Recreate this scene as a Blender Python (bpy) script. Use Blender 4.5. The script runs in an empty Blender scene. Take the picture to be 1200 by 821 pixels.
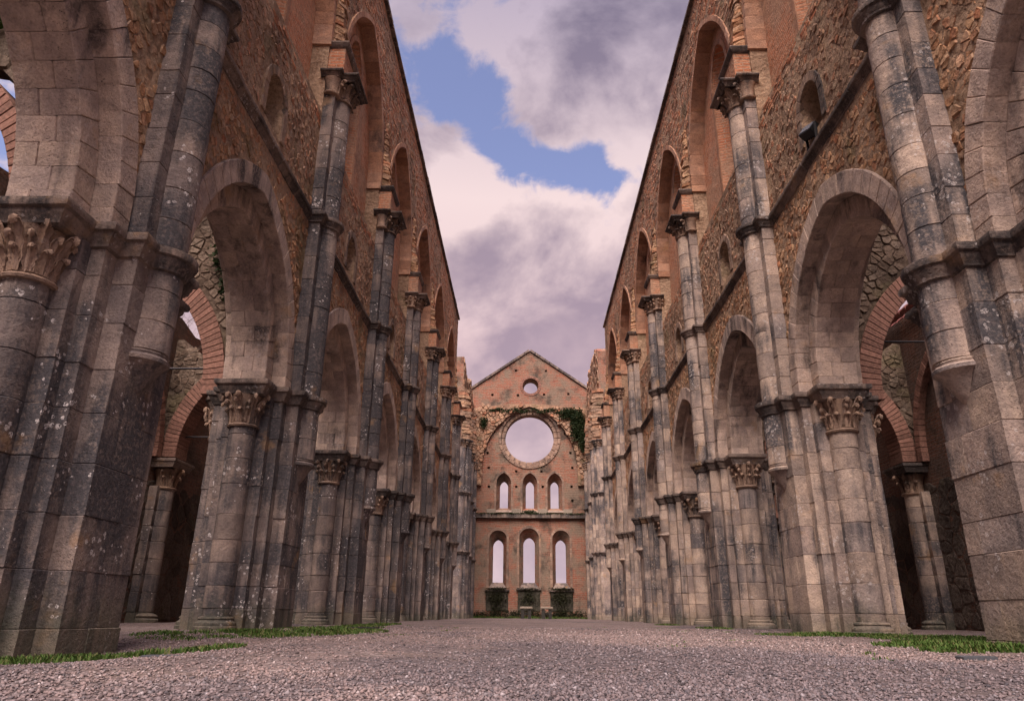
import bpy, math, random
import numpy as np
from mathutils import Vector, Matrix
from mathutils.geometry import tessellate_polygon
random.seed(7); RNG = np.random.default_rng(11)
R = math.radians
SC = bpy.context.scene
COL = SC.collection

# ------------------------------------------------------------------ camera
cam_d = bpy.data.cameras.new('camera'); cam = bpy.data.objects.new('camera', cam_d); COL.objects.link(cam)
cam_d.sensor_width = 36; cam_d.lens = 25.1; cam_d.clip_start = .05; cam_d.clip_end = 6000
PITCH, YAW, ROLL = .3538, .0223, .0090
fw = Vector((-math.sin(YAW)*math.cos(PITCH), math.cos(YAW)*math.cos(PITCH), math.sin(PITCH)))
rt = Vector((math.cos(YAW), math.sin(YAW), 0)); up = rt.cross(fw)
r2 = rt*math.cos(ROLL)+up*math.sin(ROLL); u2 = up*math.cos(ROLL)-rt*math.sin(ROLL)
M = Matrix((r2, u2, -fw)).transposed().to_4x4(); M.translation = (0, 0, .242)
cam.matrix_world = M
SC.camera = cam

# ------------------------------------------------------------------ sun + sky
SUN_EL, SUN_AZ = 56, -10           # degrees; azimuth measured from straight behind the camera, negative = left
sd = Vector((math.sin(R(SUN_AZ))*math.cos(R(SUN_EL)), -math.cos(R(SUN_AZ))*math.cos(R(SUN_EL)), math.sin(R(SUN_EL))))
sl = bpy.data.lights.new('sun', 'SUN'); sl.energy = 1.5; sl.angle = R(42); sl.color = (1, .83, .76)
so = bpy.data.objects.new('sun', sl); COL.objects.link(so)
so.rotation_euler = (-sd).to_track_quat('-Z', 'Y').to_euler(); so.location = (0, -20, 40)
SC.view_settings.view_transform = 'Standard'; SC.view_settings.look = 'None'
SC.view_settings.exposure = 2.55; SC.view_settings.gamma = 1

SC.cycles.max_bounces = 4; SC.cycles.diffuse_bounces = 3; SC.cycles.adaptive_threshold = .03; SC.cycles.glossy_bounces = 2; SC.cycles.transmission_bounces = 2
W = bpy.data.worlds.new('World'); SC.world = W; W.use_nodes = True

class NT:
    """small node-tree writer"""
    def __init__(s, tree): s.t = tree; s.n = tree.nodes; s.l = tree.links; s.n.clear()
    def set(s, sock, v):
        if hasattr(v, 'is_output') or isinstance(v, bpy.types.NodeSocket): s.l.new(v, sock)
        else: sock.default_value = v
    def node(s, typ, props={}, **ins):
        n = s.n.new(typ)
        for k, v in props.items(): setattr(n, k, v)
        for k, v in ins.items():
            key = int(k[1:]) if k[0] == 'i' and k[1:].isdigit() else k.replace('_', ' ')
            s.set(n.inputs[key], v)
        return n
    def math(s, op, a, b=None, clamp=False):
        n = s.n.new('ShaderNodeMath'); n.operation = op; n.use_clamp = clamp
        s.set(n.inputs[0], a)
        if b is not None: s.set(n.inputs[1], b)
        return n.outputs[0]
    def vmath(s, op, a, b=None):
        n = s.n.new('ShaderNodeVectorMath'); n.operation = op
        s.set(n.inputs[0], a)
        if b is not None: s.set(n.inputs[1], b)
        return n.outputs['Value'] if op in ('DOT_PRODUCT', 'LENGTH', 'DISTANCE') else n.outputs[0]
    def mix(s, f, a, b, mode='MIX'):
        n = s.n.new('ShaderNodeMix'); n.data_type = 'RGBA'; n.blend_type = mode
        s.set(n.inputs[0], f); s.set(n.inputs[6], a); s.set(n.inputs[7], b)
        return n.outputs[2]
    def rng(s, v, a, b, c=0., d=1., smooth=True):
        n = s.n.new('ShaderNodeMapRange'); n.interpolation_type = 'SMOOTHSTEP' if smooth else 'LINEAR'
        s.set(n.inputs[0], v)
        for i, q in enumerate((a, b, c, d)): s.set(n.inputs[i+1], q)
        return n.outputs[0]
    def noise(s, vec, scale, detail=4, rough=.55, dist=0.):
        n = s.n.new('ShaderNodeTexNoise'); s.l.new(vec, n.inputs['Vector'])
        n.inputs['Scale'].default_value = scale; n.inputs['Detail'].default_value = detail
        n.inputs['Roughness'].default_value = rough; n.inputs['Distortion'].default_value = dist
        return n.outputs[0]
    def vor(s, vec, scale, feature='F1', rnd=1.):
        n = s.n.new('ShaderNodeTexVoronoi'); n.feature = feature; s.l.new(vec, n.inputs['Vector'])
        n.inputs['Scale'].default_value = scale; n.inputs['Randomness'].default_value = rnd
        return n
    def scale(s, vec, v): return s.vmath('MULTIPLY', vec, v)
    def ramp(s, f, stops, const=False):
        n = s.n.new('ShaderNodeValToRGB'); cr = n.color_ramp
        if const: cr.interpolation = 'CONSTANT'
        while len(cr.elements) < len(stops): cr.elements.new(.5)
        for e, (p, c) in zip(cr.elements, stops): e.position = p; e.color = (*c, 1)
        s.l.new(f, n.inputs[0]); return n.outputs[0]

def make_world():
    t = NT(W.node_tree)
    d = t.node('ShaderNodeTexCoord').outputs['Generated']
    sky = t.node('ShaderNodeTexSky', dict(sky_type='NISHITA', sun_disc=False, sun_elevation=R(SUN_EL),
                 sun_rotation=math.atan2(sd.x, sd.y))).outputs[0]
    sep = t.node('ShaderNodeSeparateXYZ'); t.l.new(d, sep.inputs[0])
    z = sep.outputs[2]
    dv = t.vmath('MULTIPLY', d, (1., 1., 1.35))
    n1 = t.noise(dv, 4.6, 7, .57, .25)
    n2 = t.noise(t.vmath('ADD', dv, (7.3, 2.1, 1.7)), 7.5, 6, .56, .2)
    n3 = t.noise(dv, 16., 6, .66, .5)
    cov = t.math('ADD', t.math('ADD', n1, .035), t.math('MULTIPLY', t.math('SUBTRACT', n3, .5), .34))
    def blob(c, s, a):
        dist = t.vmath('DISTANCE', d, c)
        return t.math('MULTIPLY', t.math('POWER', 2.718, t.math('MULTIPLY', t.math('POWER', t.math('DIVIDE', dist, s), 2.), -1.)), a)
    for c, s, a in [((-.115, .742, .660), .050, -.11), ((-.066, .782, .619), .055, -.20), ((-.01, .810, .586), .042, -.17), ((.09, .822, .563), .030, -.24), ((.045, .816, .573), .03, -.12),
                    ((.12, .915, .385), .03, -.10), ((-.145, .70, .70), .055, .15), ((-.05, .70, .71), .05, .10),
                    ((.06, .745, .665), .10, .17), ((-.095, .838, .537), .05, .20), ((0, .89, .45), .16, .16), ((.14, .80, .58), .05, .16)]:
        cov = t.math('ADD', cov, blob(c, s, a))
    cov = t.math('ADD', cov, t.rng(z, .48, .15, 0., .25))
    mask = t.rng(cov, .405, .545)
    dens = t.math('ADD', t.rng(n1, .36, .66), t.math('MULTIPLY', t.math('SUBTRACT', n2, .5), 1.7))
    dens = t.math('SUBTRACT', dens, blob((-.085, .832, .548), .055, 1.), True)
    el = t.rng(z, .0, .72, 0, 1, False)
    bright = t.ramp(el, [(0, (.90, .68, .72)), (.45, (.92, .67, .70)), (.74, (1.05, .83, .83)), (1, (.62, .52, .64))])
    dark = t.ramp(el, [(0, (.66, .51, .58)), (.5, (.48, .36, .45)), (.74, (.42, .33, .42)), (.86, (.36, .29, .39)), (1, (.26, .22, .32))])
    cl = t.mix(dens, bright, dark)
    cl10 = t.mix(1., cl, (CLOUD_GAIN, CLOUD_GAIN, CLOUD_GAIN, 1), 'MULTIPLY')
    blue = t.mix(1., sky, (.45, .345, .365, 1), 'MULTIPLY')
    col = t.mix(mask, blue, cl10)
    bg = t.node('ShaderNodeBackground', Color=col, Strength=.1)
    o = t.node('ShaderNodeOutputWorld'); t.l.new(bg.outputs[0], o.inputs[0])
CLOUD_GAIN = 1.52
make_world()

# ------------------------------------------------------------------ materials
MAT = {}
def new_mat(name):
    m = bpy.data.materials.new(name); m.use_nodes = True; MAT[name] = m
    t = NT(m.node_tree)
    return m, t
def finish(t, col, rough=.92, height=None, bstr=.5, bdist=.02, spec=.25, metallic=0.):
    b = t.node('ShaderNodeBsdfPrincipled')
    t.set(b.inputs['Base Color'], col); t.set(b.inputs['Roughness'], rough)
    b.inputs['Specular IOR Level'].default_value = spec; b.inputs['Metallic'].default_value = metallic
    if height is not None:
        bp = t.node('ShaderNodeBump'); t.set(bp.inputs['Height'], height)
        bp.inputs['Strength'].default_value = bstr; bp.inputs['Distance'].default_value = bdist
        t.l.new(bp.outputs[0], b.inputs['Normal'])
    o = t.node('ShaderNodeOutputMaterial'); t.l.new(b.outputs[0], o.inputs[0])
def posnode(t): return t.node('ShaderNodeNewGeometry')
def piece_random(t, g):
    oi = t.node('ShaderNodeObjectInfo')
    return t.math('FRACT', t.math('ADD', oi.outputs['Random'], t.math('MULTIPLY', g.outputs['Random Per Island'], 3.7)))

def stone_mat(name, stops, dark, dark_lo, dark_hi, lichen, streak=1., moss=True):
    m, t = new_mat(name); g = posnode(t); P = g.outputs['Position']
    rnd = piece_random(t, g)
    base = t.ramp(rnd, stops)
    warp = t.vmath('ADD', P, t.scale(t.node('ShaderNodeCombineXYZ', i0=rnd, i1=rnd, i2=rnd).outputs[0], (3., 2., 1.)))
    patch = t.noise(warp, 3.2, 4, .62)
    base = t.mix(t.rng(patch, .35, .7), t.mix(1., base, (.74, .72, .74, 1), 'MULTIPLY'), t.mix(1., base, (1.18, 1.12, 1.08, 1), 'MULTIPLY'))
    # grey-black crust: large patches, drawn out downwards by rain
    n_big = t.noise(P, .75, 3, .6)
    n_run = t.noise(t.scale(P, (5., 5., .55)), 1., 4, .6)
    crust = t.rng(t.math('ADD', t.math('MULTIPLY', n_big, .6), t.math('ADD', t.math('MULTIPLY', n_run, .4*streak), t.math('MULTIPLY', rnd, .07))), dark_lo, dark_hi)
    crust = t.math('MULTIPLY', crust, t.rng(t.noise(P, 22, 2, .7), .3, .55, .55, 1.))
    base = t.mix(crust, base, (*dark, 1))
    fine = t.noise(P, 38, 3, .7)
    base = t.mix(1., base, t.ramp(fine, [(.25, (.66, .64, .64)), (.5, (1, 1, 1)), (.8, (1.22, 1.2, 1.16))]), 'MULTIPLY')
    # lichen specks
    vl = t.vor(t.vmath('ADD', P, t.scale(t.node('ShaderNodeTexNoise', i0=P, Scale=30.).outputs[1], (.03, .03, .03))), 13)
    lk = t.math('MULTIPLY', t.math('LESS_THAN', vl.outputs['Distance'], t.rng(t.noise(P, 2.1, 2), .42, .72, .0, .40)), lichen, True)
    lk = t.math('MULTIPLY', lk, t.rng(t.noise(P, 60, 1), .35, .55))
    base = t.mix(lk, base, (.50, .46, .44, 1))
    vb = t.noise(P, 1.6, 4, .65)
    base = t.mix(t.math('MULTIPLY', t.rng(vb, .60, .72), .35), base, (.42, .24, .10, 1))   # ochre lichen / iron
    # pits of the travertine
    vp = t.vor(t.scale(P, (1., 1., 1.9)), 27)
    pit = t.math('MULTIPLY', t.rng(vp.outputs['Distance'], .10, .22, 1., 0.), t.rng(t.noise(P, 3.3, 1), .48, .60))
    base = t.mix(t.math('MULTIPLY', pit, .75), base, (.05, .04, .035, 1))
    if moss:
        sz = t.node('ShaderNodeSeparateXYZ'); t.l.new(P, sz.inputs[0])
        mz = t.math('MULTIPLY', t.rng(t.math('ADD', sz.outputs[2], t.math('MULTIPLY', patch, -.7)), -.35, .15, 1., 0.), .42)
        base = t.mix(mz, base, (.085, .09, .045, 1))
    h = t.math('ADD', t.math('MULTIPLY', t.noise(P, 9, 4, .7), .9), t.math('MULTIPLY', fine, .35))
    h = t.math('SUBTRACT', h, t.math('MULTIPLY', pit, .9))
    finish(t, base, .93, h, .75, .03, .15)
    return m
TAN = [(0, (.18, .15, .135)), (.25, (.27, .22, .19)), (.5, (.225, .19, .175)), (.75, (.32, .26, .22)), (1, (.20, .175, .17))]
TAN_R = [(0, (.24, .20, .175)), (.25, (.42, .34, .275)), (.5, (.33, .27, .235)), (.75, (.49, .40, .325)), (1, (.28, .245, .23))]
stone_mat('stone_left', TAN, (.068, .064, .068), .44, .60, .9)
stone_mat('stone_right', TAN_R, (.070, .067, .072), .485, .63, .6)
stone_mat('stone_voussoir', [(0, (.36, .29, .24)), (.3, (.48, .385, .315)), (.6, (.41, .33, .28)), (1, (.52, .42, .35))], (.07, .058, .055), .54, .70, .25, moss=False)
stone_mat('stone_orange', [(0, (.34, .19, .12)), (.5, (.42, .25, .165)), (1, (.46, .29, .20))], (.10, .07, .06), .56, .72, .1, moss=False)
stone_mat('stone_string', [(0, (.19, .155, .135)), (.5, (.23, .185, .155)), (1, (.27, .215, .18))], (.062, .054, .052), .45, .60, .4, moss=False)
stone_mat('stone_capital', [(0, (.26, .185, .135)), (.5, (.32, .23, .17)), (1, (.36, .265, .20))], (.06, .052, .05), .52, .66, .2, moss=False)

def rubble_mat(name, stops, tint, mortar=(.20, .155, .115)):
    m, t = new_mat(name); g = posnode(t); P = g.outputs['Position']
    rnd = piece_random(t, g)
    base = t.ramp(rnd, stops)
    n = t.noise(P, 1.1, 4, .6)
    base = t.mix(t.rng(n, .42, .66), base, t.mix(1., base, (*tint, 1), 'MULTIPLY'))
    f = t.noise(P, 17, 4, .72)
    base = t.mix(1., base, t.ramp(f, [(.28, (.55, .53, .52)), (.5, (1, 1, 1)), (.75, (1.3, 1.24, 1.18))]), 'MULTIPLY')
    mo = t.rng(t.noise(P, .9, 4, .66), .56, .68)
    base = t.mix(t.math('MULTIPLY', mo, .5), base, (.12, .105, .055, 1))   # dry moss
    h = t.math('ADD', t.math('ADD', t.noise(P, 11, 5, .78), t.math('MULTIPLY', t.noise(P, 4.5, 2), 1.3)), t.math('MULTIPLY', t.vor(P, 11).outputs['Distance'], -.5))
    finish(t, base, .95, h, .9, .045, .1)
    return m
RUB = [(0, (.38, .20, .11)), (.2, (.48, .28, .16)), (.4, (.38, .25, .165)), (.55, (.54, .34, .20)), (.7, (.43, .28, .18)), (.85, (.46, .21, .115)), (1, (.52, .37, .25))]
BRK = [(0, (.42, .17, .095)), (.25, (.50, .25, .145)), (.45, (.40, .22, .145)), (.65, (.55, .31, .19)), (.8, (.46, .19, .105)), (1, (.50, .36, .25))]
RUB2 = [(0, (.30, .19, .13)), (.25, (.38, .245, .165)), (.5, (.32, .225, .165)), (.7, (.44, .275, .175)), (.85, (.43, .20, .12)), (1, (.44, .32, .225))]
rubble_mat('rubble', RUB, (.62, .60, .62)); rubble_mat('rubble_grey', RUB2, (.60, .60, .62)); rubble_mat('brick_piece', BRK, (.72, .72, .74))
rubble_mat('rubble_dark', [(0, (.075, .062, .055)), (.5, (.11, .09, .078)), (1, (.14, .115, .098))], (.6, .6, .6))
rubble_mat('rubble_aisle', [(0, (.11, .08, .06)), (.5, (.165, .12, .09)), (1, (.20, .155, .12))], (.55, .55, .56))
rubble_mat('mortar', [(0, (.34, .235, .16)), (1, (.40, .28, .19))], (.65, .62, .62))

def brick_mat(name, c1, c2, mort, grey, grey_amt, dark_amt=.5, scale=1.):
    m, t = new_mat(name); g = posnode(t); P = g.outputs['Position']
    s = t.node('ShaderNodeSeparateXYZ'); t.l.new(P, s.inputs[0])
    wob = t.noise(P, 2.5, 4)
    u = t.math('ADD', s.outputs[0], s.outputs[1])
    v = t.math('ADD', s.outputs[2], t.math('MULTIPLY', wob, .07))
    cv = t.node('ShaderNodeCombineXYZ', i0=u, i1=v).outputs[0]
    b = t.node('ShaderNodeTexBrick', i0=cv, Color1=(*c1, 1), Color2=(*c2, 1), Mortar=(*mort, 1), Scale=1., Mortar_Size=.011*scale,
               Mortar_Smooth=.3, Bias=0., Brick_Width=.28*scale, Row_Height=.078*scale)
    base = b.outputs[0]
    n = t.noise(P, .8, 5, .68)
    base = t.mix(t.math('MULTIPLY', t.rng(n, .43, .60), grey_amt), base, t.mix(t.noise(P, 7, 5, .7), (grey[0]*.6, grey[1]*.6, grey[2]*.6, 1), (*[q*1.35 for q in grey], 1)))
    n2 = t.noise(t.vmath('ADD', P, (5, 9, 3)), .8, 5, .65)
    base = t.mix(t.math('MULTIPLY', t.rng(n2, .50, .70), dark_amt), base, (.06, .05, .042, 1))
    f = t.noise(P, 11, 4, .72)
    base = t.mix(1., base, t.ramp(f, [(.25, (.55, .52, .50)), (.5, (1, 1, 1)), (.78, (1.3, 1.22, 1.15))]), 'MULTIPLY')
    h = t.math('SUBTRACT', t.math('MULTIPLY', t.noise(P, 16, 3, .7), 1.), t.math('MULTIPLY', b.outputs[1], .8))
    finish(t, base, .94, h, .9, .035, .1)
    return m
brick_mat('brick_orange', (.46, .18, .095), (.52, .255, .15), (.46, .31, .22), (.42, .28, .195), .7, .3)
brick_mat('brick_apse', (.29, .105, .068), (.27, .15, .105), (.29, .20, .15), (.22, .165, .125), 1., .9, 1.6)
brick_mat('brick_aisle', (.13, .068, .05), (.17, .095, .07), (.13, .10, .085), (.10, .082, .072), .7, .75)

def simple(name, col, rough=.8, nscale=20, amp=.3, bump=.3, metallic=0., spec=.3):
    m, t = new_mat(name); g = posnode(t); P = g.outputs['Position']
    f = t.noise(P, nscale, 6, .7)
    rnd = piece_random(t, g)
    k = t.math('ADD', t.rng(f, .25, .75, 1-amp, 1+amp), t.math('MULTIPLY', t.math('SUBTRACT', rnd, .5), amp))
    base = t.mix(1., (*col, 1), t.node('ShaderNodeCombineXYZ', i0=k, i1=k, i2=k).outputs[0], 'MULTIPLY')
    finish(t, base, rough, f, bump, .01, spec, metallic)
    return m
simple('iron', (.035, .032, .034), .55, 40, .3, .3, .6)
simple('black_metal', (.018, .018, .02), .5, 40, .2, .1, .2)
simple('glass_plate', (.10, .115, .135), .25, 8, .2, .05, 0, .6)
simple('pale_steel', (.085, .09, .10), .4, 30, .2, .1, .3)
simple('tile', (.24, .095, .085), .85, 12, .35, .4)
simple('bark', (.10, .080, .065), .9, 14, .35, .8)
simple('bench_stone', (.23, .19, .15), .9, 14, .3, .6)
simple('bench_dark', (.03, .028, .024), .9, 14, .3, .6)

def leaf_mat(name, cols):
    m, t = new_mat(name); g = posnode(t)
    rnd = g.outputs['Random Per Island']
    base = t.ramp(rnd, cols)
    n = t.noise(g.outputs['Position'], 1.6, 3)
    base = t.mix(t.rng(n, .35, .7), base, t.mix(1., base, (.65, .72, .6, 1), 'MULTIPLY'))
    b = t.node('ShaderNodeBsdfPrincipled', Roughness=.7); t.set(b.inputs['Base Color'], base); b.inputs['Specular IOR Level'].default_value = .2
    tr = t.node('ShaderNodeBsdfTranslucent'); t.set(tr.inputs[0], base)
    mx = t.node('ShaderNodeMixShader', i0=.25); t.l.new(b.outputs[0], mx.inputs[1]); t.l.new(tr.outputs[0], mx.inputs[2])
    o = t.node('ShaderNodeOutputMaterial'); t.l.new(mx.outputs[0], o.inputs[0])
leaf_mat('grass', [(0, (.05, .095, .02)), (.5, (.08, .15, .03)), (.8, (.12, .17, .045)), (1, (.22, .19, .09))])
leaf_mat('ivy', [(0, (.014, .026, .010)), (.5, (.024, .042, .014)), (.9, (.042, .056, .022)), (1, (.09, .08, .04))])
leaf_mat('moss', [(0, (.020, .024, .012)), (.5, (.034, .036, .018)), (1, (.06, .055, .028))])

PINKG = [(0, (.055, .045, .045)), (.12, (.215, .157, .145)), (.35, (.265, .196, .182)), (.55, (.145, .116, .115)), (.75, (.315, .245, .232)), (.9, (.085, .074, .078)), (1, (.45, .375, .36))]
def gravel_mats():
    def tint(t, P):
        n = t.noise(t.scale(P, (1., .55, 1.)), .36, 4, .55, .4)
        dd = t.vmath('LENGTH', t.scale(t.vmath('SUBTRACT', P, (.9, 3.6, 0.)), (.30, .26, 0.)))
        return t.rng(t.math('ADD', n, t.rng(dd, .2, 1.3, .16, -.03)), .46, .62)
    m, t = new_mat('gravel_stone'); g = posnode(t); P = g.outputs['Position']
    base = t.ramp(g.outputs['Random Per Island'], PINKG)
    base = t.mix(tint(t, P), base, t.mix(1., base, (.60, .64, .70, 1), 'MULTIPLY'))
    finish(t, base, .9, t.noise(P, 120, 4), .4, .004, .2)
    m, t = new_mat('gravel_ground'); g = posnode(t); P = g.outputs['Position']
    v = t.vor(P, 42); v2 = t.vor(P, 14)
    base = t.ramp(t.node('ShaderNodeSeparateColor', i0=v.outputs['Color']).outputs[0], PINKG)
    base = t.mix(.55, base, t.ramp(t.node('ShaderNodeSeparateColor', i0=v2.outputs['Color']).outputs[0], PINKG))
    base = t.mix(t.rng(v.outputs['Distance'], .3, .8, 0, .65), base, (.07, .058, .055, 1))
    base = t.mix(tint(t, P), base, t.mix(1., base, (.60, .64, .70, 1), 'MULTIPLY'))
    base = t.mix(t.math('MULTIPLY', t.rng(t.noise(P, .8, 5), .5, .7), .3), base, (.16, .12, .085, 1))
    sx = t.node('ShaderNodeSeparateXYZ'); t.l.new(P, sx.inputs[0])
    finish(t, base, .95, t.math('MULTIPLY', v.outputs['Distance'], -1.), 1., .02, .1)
gravel_mats()
simple('field', (.09, .10, .045), .95, .2, .4, .2)

# ------------------------------------------------------------------ mesh helpers
class MB:
    def __init__(s): s.v = []; s.f = []
    def add(s, vs, fs):
        o = len(s.v); s.v += vs; s.f += [tuple(i+o for i in f) for f in fs]; return s
    def loops(s, rings, closed=True, cap0=True, cap1=True):
        """skin a list of equally long rings"""
        n = len(rings[0]); o = len(s.v)
        for r in rings: s.v += [tuple(p) for p in r]
        for k in range(len(rings)-1):
            for i in range(n if closed else n-1):
                j = (i+1) % n
                s.f.append((o+k*n+i, o+k*n+j, o+(k+1)*n+j, o+(k+1)*n+i))
        if cap0: s.f.append(tuple(o+i for i in reversed(range(n))))
        if cap1: s.f.append(tuple(o+(len(rings)-1)*n+i for i in range(n)))
        return s
    def block(s, poly, h0, h1, mp, c=.008, jit=0.):
        """chamfered prism: poly in (a,b), extruded over h; mp maps (a,b,h) to 3-D"""
        cx = sum(p[0] for p in poly)/len(poly); cy = sum(p[1] for p in poly)/len(poly)
        def ins(d):
            out = []
            for a, b in poly:
                l = math.hypot(a-cx, b-cy) or 1
                out.append((a-(a-cx)/l*d*1.35, b-(b-cy)/l*d*1.35))
            return out
        pi = ins(c)
        J = lambda: random.uniform(-jit, jit)
        rings = [[mp(a, b, h0) for a, b in pi]]
        if jit:
            js = [(J(), J(), J()) for _ in poly]; ks = [(J(), J(), J()) for _ in poly]
        else: js = ks = [(0, 0, 0)]*len(poly)
        rings.append([mp(a+j[0], b+j[1], h0+c) for (a, b), j in zip(poly, js)])
        rings.append([mp(a+j[0], b+j[1], h1-c) for (a, b), j in zip(poly, ks)])
        rings.append([mp(a, b, h1) for a, b in pi])
        return s.loops(rings)
    def box(s, a0, a1, b0, b1, h0, h1, mp=lambda a, b, h: (a, b, h), c=.006, jit=0.):
        return s.block([(a0, b0), (a1, b0), (a1, b1), (a0, b1)], h0, h1, mp, c, jit)
    def lathe(s, prof, n, mp, a0=0., a1=2*math.pi):
        full = abs(a1-a0-2*math.pi) < 1e-6
        m = n if full else n+1
        rings = []
        for r, z in prof: rings.append([mp(r*math.cos(a0+(a1-a0)*i/n), r*math.sin(a0+(a1-a0)*i/n), z) for i in range(m)])
        return s.loops(rings, True)
    def panel(s, outline, holes, h0, h1, mp, back_holes=None):
        """flat slab with holes; holes may taper towards h1 when back_holes (same vertex counts) are given"""
        bh = back_holes or holes
        for hh, hs, rev in ((h0, holes, False), (h1, bh, True)):
            pts = [list(outline)]+[list(h) for h in hs]
            flat = [p for l in pts for p in l]
            tris = tessellate_polygon([[Vector((p[0], p[1], 0)) for p in l] for l in pts])
            o = len(s.v); s.v += [mp(a, b, hh) for a, b in flat]
            for t in tris:
                (x0, y0), (x1, y1), (x2, y2) = (flat[i] for i in t)
                ccw = (x1-x0)*(y2-y0)-(x2-x0)*(y1-y0) > 0
                tt = t if ccw != rev else tuple(reversed(t))
                # face at h0 looks towards -h, at h1 towards +h
                s.f.append(tuple(o+i for i in reversed(tt)))
        for l0, l1 in [(outline, outline)]+list(zip(holes, bh)):
            n = len(l0); o = len(s.v)
            s.v += [mp(a, b, h0) for a, b in l0]+[mp(a, b, h1) for a, b in l1]
            area = sum(l0[i][0]*l0[(i+1) % n][1]-l0[(i+1) % n][0]*l0[i][1] for i in range(n))
            outer = l0 is outline
            for i in range(n):
                j = (i+1) % n
                f = (o+i, o+j, o+n+j, o+n+i)
                s.f.append(f if (area > 0) == outer else tuple(reversed(f)))
        return s
    def sweep(s, path, prof, mp, closed):
        """mitred moulding: prof is a list of (outset, z); path in (a,b), outward = right of travel"""
        n = len(path); nor = []
        def edge(i, j):
            dx, dy = path[j][0]-path[i][0], path[j][1]-path[i][1]; l = math.hypot(dx, dy) or 1
            return (dy/l, -dx/l)
        for i in range(n):
            if closed: e0, e1 = edge(i-1, i), edge(i, (i+1) % n)
            else: e0, e1 = edge(max(i-1, 0), max(i, 1)), edge(min(i, n-2), min(i+1, n-1))
            bx, by = e0[0]+e1[0], e0[1]+e1[1]; l2 = bx*bx+by*by or 1
            k = 2/l2 if l2 > .3 else 1
            nor.append((bx*k, by*k))
        rings = [[mp(p[0]+m[0]*d, p[1]+m[1]*d, z) for p, m in zip(path, nor)] for d, z in prof]
        if closed: return s.loops(rings, True)
        # open path: skin then close the ends
        o = len(s.v); s.loops(rings, False, False, False)
        m = len(prof)
        s.f.append(tuple(o+k*n for k in range(m))); s.f.append(tuple(o+k*n+n-1 for k in reversed(range(m))))
        return s
    def mesh(s, name, mat, org=(0, 0, 0), flip=False, smooth=None):
        me = bpy.data.meshes.new(name)
        vs = [(v[0]-org[0], v[1]-org[1], v[2]-org[2]) for v in s.v]
        fs = [tuple(reversed(f)) for f in s.f] if flip else s.f
        me.from_pydata(vs, [], fs)
        me.materials.append(MAT[mat])
        if smooth:
            me.shade_smooth(); me.set_sharp_from_angle(angle=R(smooth))
        return me
    def build(s, name, mat, parent=None, flip=False, smooth=None, org=None, kind=None):
        org = org if org is not None else (tuple(parent['org']) if parent is not None and 'org' in parent else (0, 0, 0))
        return link(name, s.mesh(name, mat, org, flip, smooth), parent, kind)
def link(name, me, parent=None, kind=None, loc=None):
    o = bpy.data.objects.new(name, me); COL.objects.link(o)
    if parent is not None: o.parent = parent
    if loc is not None: o.location = loc
    if kind: o['kind'] = kind
    return o
ORG = {}
def thing(name, loc, label, cat, group=None):
    o = bpy.data.objects.new(name, None); o.empty_display_size = .3; COL.objects.link(o)
    o.location = loc; o['label'] = label; o['category'] = cat
    if group: o['group'] = group
    ORG[o.name] = tuple(loc)
    return o
def part(mb, name, mat, parent, flip=False, smooth=None, kind=None):
    return mb.build(name, mat, parent, flip, smooth, org=ORG.get(parent.name, (0, 0, 0)), kind=kind)
def tag(o, label, cat, group=None, kind=None):
    o['label'] = label; o['category'] = cat
    if group: o['group'] = group
    if kind: o['kind'] = kind
    return o

def pointed(a, r, n=10):
    """half arc of a pointed arch from (-a,0) to (0,r): list of (s,z)"""
    c = (r*r-a*a)/(2*a); Rd = a+c
    th = math.atan2(r, c) if True else 0
    return [(c-Rd*math.cos(th*i/n), Rd*math.sin(th*i/n)) for i in range(n+1)]
def arch_curve(a, r, yc, zs, n=10):
    l = pointed(a, r, n)
    return [(yc+s, zs+z) for s, z in l]+[(yc-s, zs+z) for s, z in reversed(l[:-1])]

# ------------------------------------------------------------------ layout numbers (metres)
BAY = 5.2
SIDE = {'left': dict(sg=-1, ax=4.48, y1=6.59, aw=8.85, top=16.25, stone='stone_left', col=.0),
        'right': dict(sg=1, ax=4.98, y1=6.80, aw=9.35, top=15.85, stone='stone_right', col=.0)}
Z_CAP, Z_STR, Z_UP, Z_IMP = 3.69, 7.12, 10.32, 11.1
P_WALL, P_IN, P_PIL, P_COL, R_COL, Q_COL = .50, .31, .70, .67, .24, .87
R_ARC = .205
A_IN, R_INN, RING, Z_SPR = 1.56, 1.74, .30, 3.86
def ypier(side, k):
    S = SIDE[side]
    if k <= 7: return S['y1']+(k-1)*BAY
    return {8: 43.5, 9: 47.2, 10: 50.2}[k]
def mapper(side, yc=0.):
    S = SIDE[side]; sg, ax = S['sg'], S['ax']
    return lambda p, q, z: (sg*(ax-p), yc+q, z)
def ground_z(x, y):
    a = min(max((-x-1.6)/2.2, 0), 1)*min(max((10.2-y)/3.2, 0), 1)
    return -.115*a*a*(3-2*a)
RI = {'left': 1.95, 'right': 1.86}
ORD = ['nearest', 'second', 'third', 'fourth', 'fifth', 'sixth', 'seventh', 'eighth', 'ninth', 'tenth']

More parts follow.
